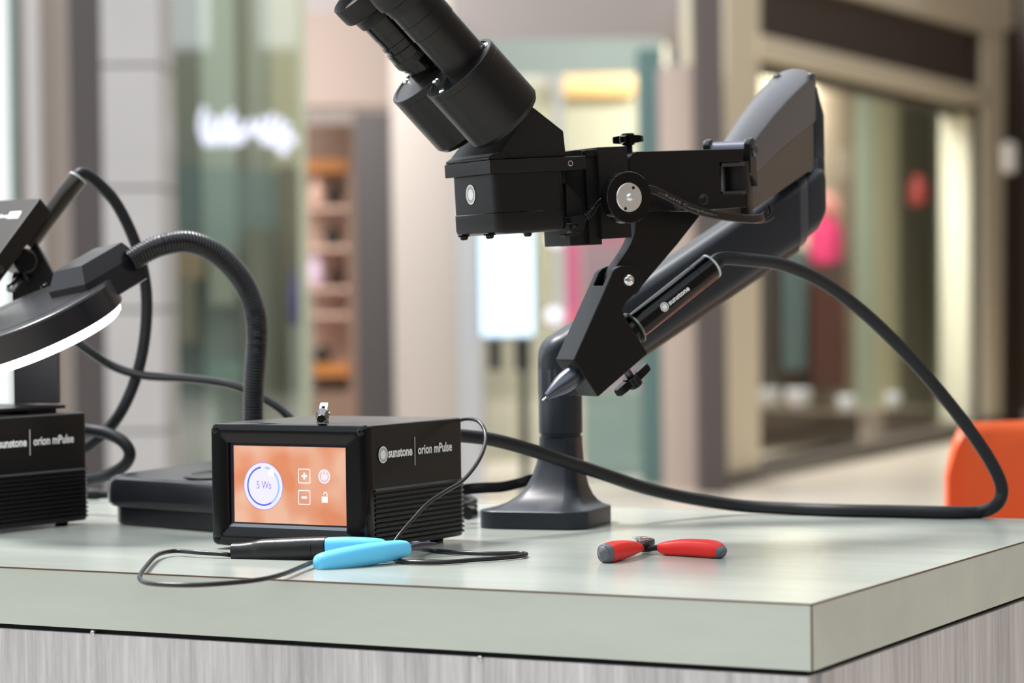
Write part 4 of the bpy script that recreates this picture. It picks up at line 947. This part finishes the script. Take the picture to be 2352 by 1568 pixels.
# ================================================================== second station at the left border
vs_ = thing('shield_stand', 'black stand on the left welder with a tilted plate reading mPulse ADL', 'stand')
bt = FB.o + Vector((0, 0, H_))
def fbp(x, y, z): return FB.r @ Vector((x, y, z)) + FB.o
bp_ = loft('base_plate', [[fbp(a, c, z) for a, c in rrect(-.120, -.006, .012, .112, .004, 3)] for z in (H_+.0036, H_+.0062)], BLK, vs_, smooth=30, bevel=.0004)
loft('spacer', [[fbp(a, c, z) for a, c in rrect(-.060, -.010, .070, .105, .003, 3)] for z in (H_+.0001, H_+.0036)], RUB, vs_, smooth=30)
Yq = 2.105
pz0 = fbp(-.05, .06, H_+.006).z
xa, xb = at(31, 880, Yq).x, at(134, 880, Yq).x
box('post', (xa, xb), (Yq, Yq+.010), (pz0, at(60, 640, Yq).z), mat('post_black', (22, 22, 28), .45), vs_, bevel=.0005)
BN = Vector((-.46, -.56, .69)).normalized(); ba = Vector((BN.y, -BN.x, 0)).normalized()
if ba.x > 0: ba = -ba
bd = ba.cross(BN).normalized()
if bd.z > 0: bd = -bd
bp0 = at(92, 455, 2.085)
def bpp(a, c, d): return bp0 + ba*a + bd*c - BN*d
PLT = mat('plate_brown_black', (34, 30, 27), .45, spec=.25)
loft('tilted_plate', [[bpp(a, c, d) for a, c in ((0, 0), (.115, 0), (.115, .125), (0, .125))] for d in (0, .0155)], PLT, vs_, smooth=20, bevel=.0006)
# print on the plate: white slanted tag with dark letters, word before it
def onp(px, py):
    o_ = Vector((0, 0, EYE)); r_ = ray(px, py); k = (bp0 - o_).dot(BN)/r_.dot(BN); q = o_ + r_*k - bp0
    return q.dot(ba), q.dot(bd)
lift = lambda a, c: bpp(a, c, -.0002)
flat('print_tag', [[onp(15, 502), onp(24, 487), onp(50, 485), onp(42, 501)]], WHITE, vs_, lift)
ta = onp(21, 501); tb_ = onp(42, 500)
text('print', 'ADL', .0046, mat('tag_ink', (60, 74, 74), .6), vs_, (0, 0, 0), (1, 0, 0), (0, 0, 1), width=abs(tb_[0]-ta[0]), warp=lambda x, y: bpp(ta[0]-x, ta[1]-y-.0008, -.0004))
tm = onp(15, 500)
text('print', 'mPulse', .0058, WHITE, vs_, (0, 0, 0), (1, 0, 0), (0, 0, 1), off=.00012, width=.026, warp=lambda x, y: bpp(tm[0]+.026-x, tm[1]-y, -.0003))
v = bpp(.0, .070, .0085)
lathe('plate_bolt', v, -ba, [(0, .0032), (.0012, .0030), (.0016, .0018), (.0008, .0014), (.0008, 0)], GUN, vs_, seg=18)
# hinge bracket under the plate
Yk = 2.10
bkp = [at(px, py, Yk) for px, py in ((82, 556), (126, 636), (122, 646), (44, 670), (22, 655), (34, 610))]
loft('hinge_bracket', [[p + Vector((0, d, 0)) for p in bkp] for d in (0, .008)], BLKP, vs_, smooth=20, bevel=.0005)
lathe('tilt_knob', at(48, 600, 2.092), Vector((.5, -.8, 0)), [(-.012, .010), (.010, .010), (.012, .008), (.012, 0)], BLK, vs_, seg=28)
prism_pts = [at(px, py, 2.094) for px, py in ((44, 612), (48, 608), (68, 642), (64, 646))]
loft('hinge_rib', [[p + Vector((0, d, 0)) for p in prism_pts] for d in (-.004, .004)], GUN, vs_, smooth=20)
lathe('lock_screw', at(32, 655, 2.09), Vector((-.3, -.7, -.4)), [(-.012, .004), (.006, .004), (.008, .0025), (.008, 0)], CHROME, vs_, seg=16)

st2 = thing('welding_stylus', 'black stylus leaning up behind the tilted plate at the left border', 'stylus')
q0, q1 = at(60, 566, 2.105), at(178, 410, 2.125); qd = (q1-q0); ql = qd.length; qd.normalize()
lathe('barrel', q0, qd, [(0, .0074), (ql*.72, .0076), (ql*.72+.0006, .0078), (ql-.001, .0078), (ql, .0070), (ql, 0)], mat('stylus_bronze_black', (44, 36, 30), .2, spec=.6), st2, seg=36)
lathe('end_ring', q0, qd, [(ql-.0005, .0066), (ql-.0005, .0079), (ql+.0010, .0078), (ql+.0012, .0066)], MATS['ring_pale'], st2, seg=36)
tube('cable', [q1 - qd*.004, q1 + qd*.006] + [at(px, py, Y) for px, py, Y in ((222, 417, 2.135), (262, 460, 2.14), (296, 522, 2.145), (321, 590, 2.15), (335, 660, 2.155), (336, 735, 2.155), (326, 815, 2.155), (306, 885, 2.155), (278, 945, 2.155), (246, 988, 2.16), (205, 1022, 2.17), (170, 1040, 2.175))], .0048, CABLE, st2, n=8, seg=14)
# cords at the back of the left welder
cd = thing('power_cord', 'thick black cord looping out beside the left welder', 'cord')
tube('cord', [at(px, py, Y) for px, py, Y in ((170, 985, 2.15), (203, 987, 2.15), (246, 995, 2.145), (282, 1014, 2.14), (298, 1040, 2.14), (288, 1066, 2.145), (256, 1087, 2.155), (214, 1101, 2.17), (170, 1106, 2.18))], .0050, CABLE, cd, n=8, seg=14)
q = ground(214, 1138, .007)
pc = thing('cord_plug', 'short black plug and lead between the left welder and the lamp base', 'plug')
lathe('plug_body', Vector((q.x-.014, q.y+.02, .007)), Vector((1, -.25, 0)), [(0, .0050), (.016, .0050), (.018, .0042), (.026, .0038), (.026, 0)], RUB, pc, seg=18)
tube('lead', [Vector((q.x-.06, q.y+.035, .006)), Vector((q.x-.03, q.y+.026, .0065)), Vector((q.x-.013, q.y+.0195, .007))], .0030, WIRE, pc, seg=10)
ck2 = thing('lamp_cord', 'thin glossy black cord sagging behind the gooseneck', 'cord')
tube('cord', [at(px, py, Y) for px, py, Y in ((120, 740, 2.14), (200, 802, 2.145), (262, 842, 2.15), (330, 862, 2.15), (420, 868, 2.145), (500, 877, 2.14), (550, 889, 2.135), (610, 917, 2.13), (652, 946, 2.125), (690, 990, 2.12), (720, 1050, 2.11), (740, 1130, 2.11))], .0036, WIRE, ck2, n=8, seg=12)
# flat lead and coiled cord between the welder and the arm foot
fr2 = thing('flat_cord', 'glossy flat black lead running from behind the welder to the arm foot', 'cord')
pp = spline([at(px, py, Y) for px, py, Y in ((1030, 1135, 2.00), (1066, 1124, 2.01), (1110, 1120, 2.025), (1150, 1118, 2.04), (1185, 1111, 2.05), (1215, 1102, 2.055), (1240, 1098, 2.06))], 8)
loft('lead', [[p + Vector((0, 0, .0042))*c + Vector((.2, -.9, .3))*a*.0014 for a, c in circ(1, 12)] for p in pp], FLATM, fr2, smooth=60)
cl = thing('coiled_cord', 'dark bundled cord tied behind the right rear of the welder', 'cord')
for k, dz in ((0, .0), (1, .0042), (2, .0084)):
    tube('loop', [ground(1040, 1186, .0025) + Vector((0, .01, dz + .0))] + [ground(px, py, .0025) + Vector((0, 0, dz)) for px, py in ((1066, 1184), (1084, 1180-k), (1091, 1174), (1080, 1166), (1060, 1162), (1035, 1162))], .0024, RUB, cl, n=6, seg=10)
lathe('tie', ground(1080, 1178, .008), Vector((.6, .8, 0)), [(-.003, .0052), (.003, .0052)], WIRE, cl, seg=14)

# ================================================================== blue and black clamp pliers with wire
BLUE = mat('sky_blue_plastic', (104, 204, 250), .36, spec=.45, bump=.05, bscale=1500)
SHR = mat('heat_shrink', (20, 20, 22), .36, spec=.5, bump=.15, bscale=300)
cp_ = thing('clamp_pliers', 'sky blue and black handled clamp pliers lying before the welder', 'pliers')
def limb(name, stations, m, parent, n=6, sq=2.0, seg=20, smooth=60):
    """stations: (world centre, half width across, half height)"""
    P = spline([s[0] for s in stations], n); Wd = spline([Vector((s[1], s[2], 0)) for s in stations], n); R_ = []
    for p, t, s, u in path_frames(P, (0, 0, 1)):
        i = len(R_); a_, b_ = Wd[i].x, Wd[i].y; r_ = []
        sh_ = t.cross(Vector((0, 0, 1))).normalized(); uh = sh_.cross(t).normalized()
        for k in range(seg):
            an = 2*math.pi*k/seg; c, s_k = math.cos(an), math.sin(an)
            r_.append(p + sh_*a_*math.copysign(abs(c)**(2/sq), c) + uh*b_*math.copysign(abs(s_k)**(2/sq), s_k))
        R_.append(r_)
    return loft(name, R_, m, parent, smooth=smooth)
def gz(px, py, z): return ground(px, py, z)
def at2(px, py, Y): return at(px, py, Y)
limb('wrapped_handle', [(at2(538, 1269, 1.786), .0062, .0068), (at2(556, 1268, 1.784), .0062, .0066), (at2(585, 1266, 1.781), .0064, .0070), (at2(612, 1263, 1.778), .0072, .0076), (at2(690, 1260, 1.770), .0074, .0078), (at2(722, 1258, 1.767), .0072, .0076), (at2(754, 1257, 1.763), .0070, .0076)], SHR, cp_, sq=2.6)
lathe('wrap_ring', at2(722, 1258, 1.767), at2(754, 1257, 1.763)-at2(690, 1260, 1.770), [(-.0006, .0070), (-.0003, .0078), (.0003, .0078), (.0006, .0070)], SHR, cp_, seg=24)
limb('blue_sleeve', [(at2(752, 1258, 1.763), .0068, .0072), (at2(800, 1256, 1.760), .0066, .0070), (at2(850, 1254, 1.757), .0060, .0058), (at2(876, 1252, 1.756), .0048, .0044), (at2(888, 1252, 1.755), .0020, .0020)], BLUE, cp_, sq=2.8)
limb('blue_handle', [(at2(723, 1295, 1.703), .0030, .0030), (at2(730, 1294, 1.704), .0055, .0056), (at2(748, 1291, 1.706), .0068, .0068), (at2(790, 1283, 1.712), .0070, .0074), (at2(850, 1272, 1.723), .0068, .0074), (at2(905, 1263, 1.735), .0062, .0066), (at2(928, 1260, 1.741), .0056, .0056), (at2(938, 1258, 1.744), .0030, .0034)], BLUE, cp_, sq=2.5)
p0, p1_ = at2(934, 1257, 1.744), at2(964, 1252, 1.752)
limb('jaw', [(p0, .0034, .0022), (p1_, .0036, .0024), (at2(1000, 1250, 1.760), .0016, .0014)], GUN, cp_, sq=4)
limb('jaw', [(at2(880, 1252, 1.756), .0028, .0018), (at2(950, 1250, 1.757), .0034, .0020), (at2(985, 1247, 1.763), .0014, .0012)], BLK, cp_, sq=4)
lathe('pivot', at2(955, 1246, 1.754), (0, 0, 1), [(-.004, .0030), (.0006, .0030), (.0010, .0022), (.0010, 0)], STEEL, cp_, seg=16)
RW = .00155
WZ = RW
tube('wire', [at2(530, 1274, 1.786), at2(510, 1272, 1.785)] + [gz(px, py, .0035) for px, py in ((450, 1268), (400, 1265), (362, 1274), (336, 1300), (321, 1324), (333, 1337), (380, 1342), (450, 1343), (530, 1338), (600, 1330), (650, 1318), (690, 1302))] + [at2(722, 1289, 1.715), at2(740, 1284, 1.72), at2(790, 1274, 1.73)], RW, WIRE, cp_, n=8, seg=10)
tube('wire', [at2(790, 1276, 1.742), at2(830, 1262, 1.742), at2(870, 1268, 1.742)] + [gz(px, py, .002) for px, py in ((905, 1284), (940, 1290), (1010, 1291), (1080, 1286), (1150, 1281), (1198, 1276), (1208, 1272), (1190, 1270), (1120, 1271), (1050, 1268), (990, 1264))] + [at2(950, 1258, 1.757), at2(925, 1258, 1.752)], RW, WIRE, cp_, n=8, seg=10)
bkr = FW.r @ Vector((-.006, D_+.004, H_-.004)) + FW.o
tube('lead_wire', [bkr + Vector((-.012, .010, -.008)), bkr + Vector((0, .003, .001))] + [at2(px, py, Y) for px, py, Y in ((1084, 962, 1.90), (1104, 972, 1.89), (1115, 996, 1.88), (1112, 1028, 1.865), (1094, 1066, 1.848), (1062, 1104, 1.825), (1020, 1130, 1.804), (982, 1156, 1.790), (950, 1190, 1.778), (922, 1222, 1.768), (904, 1246, 1.762), (890, 1254, 1.758))], .0014, WIRE, cp_, n=8, seg=10)

# ================================================================== alligator clip on the welder
ac_o = FW.hit(738, 964, 1, .004)
ac = thing('alligator_clip', 'small shiny alligator clip lying on top of the welder', 'clip', loc=FW.r @ ac_o + FW.o)
ac.location.z = FW.o.z + H_ + .0004 + .0034
cd_ = Vector((-.02, .985, .17)).normalized()
lathe('barrel', Vector((0, 0, 0)), cd_, [(.0120, .0016), (.0004, .0026), (0, .0030), (.0006, .0033), (.0090, .0033), (.0135, .0046), (.0150, .0047), (.0150, .0012)], mat('clip_barrel', (120, 118, 116), .16, metal=1), ac, seg=28)
lathe('barrel_bore', Vector((0, 0, 0)), cd_, [(.0006, .0026), (.0016, .0025), (.0016, 0)], mat('bore_black', (5, 5, 5), .9), ac, seg=20)
NICK = mat('nickel', (236, 234, 228), .18, metal=1)
def jaw(name, up):
    R_ = []
    for y, w, z0, z1 in ((.0135, .0046, 0, .0050), (.0190, .0036, .0010, .0065), (.0260, .0037, .0030, .0090), (.0320, .0034, .0052, .0105), (.0400, .0016, .0080, .0100)):
        if not up: z0, z1 = -.0034 + (y-.0135)*.10, -.0004 + (y-.0135)*.22
        R_.append([Vector((-w, y, z0)), Vector((w, y, z0)), Vector((w*.8, y, z1)), Vector((-w*.8, y, z1))])
    return loft(name, R_, NICK, ac, smooth=25, bevel=.0003)
jaw('upper_jaw', True); jaw('lower_jaw', False)
box('jaw_slot', (-.0010, .0010), (.0195, .0225), (.0055, .0082), MATS['bore_black'], ac, bevel=0)
lathe('pivot_pin', (-.0046, .0215, .0030), (1, 0, 0), [(0, .0011), (.0092, .0011)], CHROME, ac, seg=12)

# ================================================================== red handled cutters
RED = mat('red_grip', (232, 44, 40), .4, spec=.45, bump=.05, bscale=1200); GRIP = mat('grey_grip', (96, 98, 108), .45)
ct2 = thing('flush_cutters', 'open red and grey handled flush cutters on the counter', 'cutters')
def gst(rows): return [(at(px, py, Y), w, h) for px, py, Y, w, h in rows]
Lc = gst(((1382.5, 1275, 1.7165, .0006, .0008), (1383.5, 1274, 1.7170, .0030, .0036), (1388, 1272, 1.7185, .0054, .0058), (1392.5, 1270.3, 1.7203, .0064, .0064), (1410, 1265.5, 1.730, .0068, .0067), (1430, 1261.5, 1.742, .0064, .0062), (1450, 1258, 1.755, .0054, .0049), (1466, 1257, 1.766, .0040, .0030), (1472, 1256, 1.770, .0030, .0020)))
Rc_ = gst(((1514, 1260, 1.7705, .0010, .0010), (1516, 1259.5, 1.770, .0034, .0026), (1523, 1258, 1.7685, .0050, .0040), (1539, 1258.5, 1.765, .0060, .0051), (1570, 1257.5, 1.760, .0065, .0059), (1603, 1258, 1.752, .0066, .0061), (1640, 1261.4, 1.743, .0064, .0060), (1654.5, 1267.3, 1.7393, .0051, .0045), (1659, 1269.5, 1.738, .0042, .0036), (1662.5, 1272, 1.737, .0024, .0022), (1664, 1273, 1.7365, .0006, .0006)))
def split_limb(st_, k, names, mats, n=8):
    P = spline([q[0] for q in st_], n); Wd = spline([Vector((q[1], q[2], 0)) for q in st_], n)
    full = [(p, w.x, w.y) for p, w in zip(P, Wd)]
    limb(names[0], full[:k*n+1], mats[0], ct2, n=1, sq=2.5); limb(names[1], full[k*n:], mats[1], ct2, n=1, sq=2.5)
split_limb(Lc, 3, ('grip_end', 'left_grip'), (GRIP, RED)); split_limb(Rc_, 7, ('right_grip', 'grip_end'), (RED, GRIP))
pv = at(1480, 1252, 1.772)
JAWM = mat('jaw_black', (52, 54, 60), .4, metal=.7)
limb('tang', [(at(1466, 1256, 1.764), .0030, .0020), (pv + Vector((0, .004, .0012)), .0048, .0022), (pv + Vector((.004, .016, .001)), .0040, .0022), (pv + Vector((.003, .034, .001)), .0012, .0016)], JAWM, ct2, sq=5, smooth=25)
limb('tang', [(at(1526, 1258, 1.768), .0022, .0017), (at(1504, 1257.5, 1.771), .0026, .0019), (pv + Vector((.001, .004, -.0030)), .0044, .0019), (pv + Vector((.002, .016, -.002)), .0040, .0020), (pv + Vector((.003, .034, -.001)), .0012, .0014)], JAWM, ct2, sq=5, smooth=25)
lathe('rivet', pv + Vector((-.001, .005, .0030)), (0, 0, 1), [(0, .0042), (.0010, .0042), (.0014, .0046), (.0020, .0046), (.0024, .0038), (.0024, 0)], CHROME, ct2, seg=24)
tube('return_spring', [pv + Vector((-.004, .004, .002)), pv + Vector((-.007, .006, .005)), pv + Vector((-.006, .010, .004))], .0006, STEEL, ct2, seg=8)
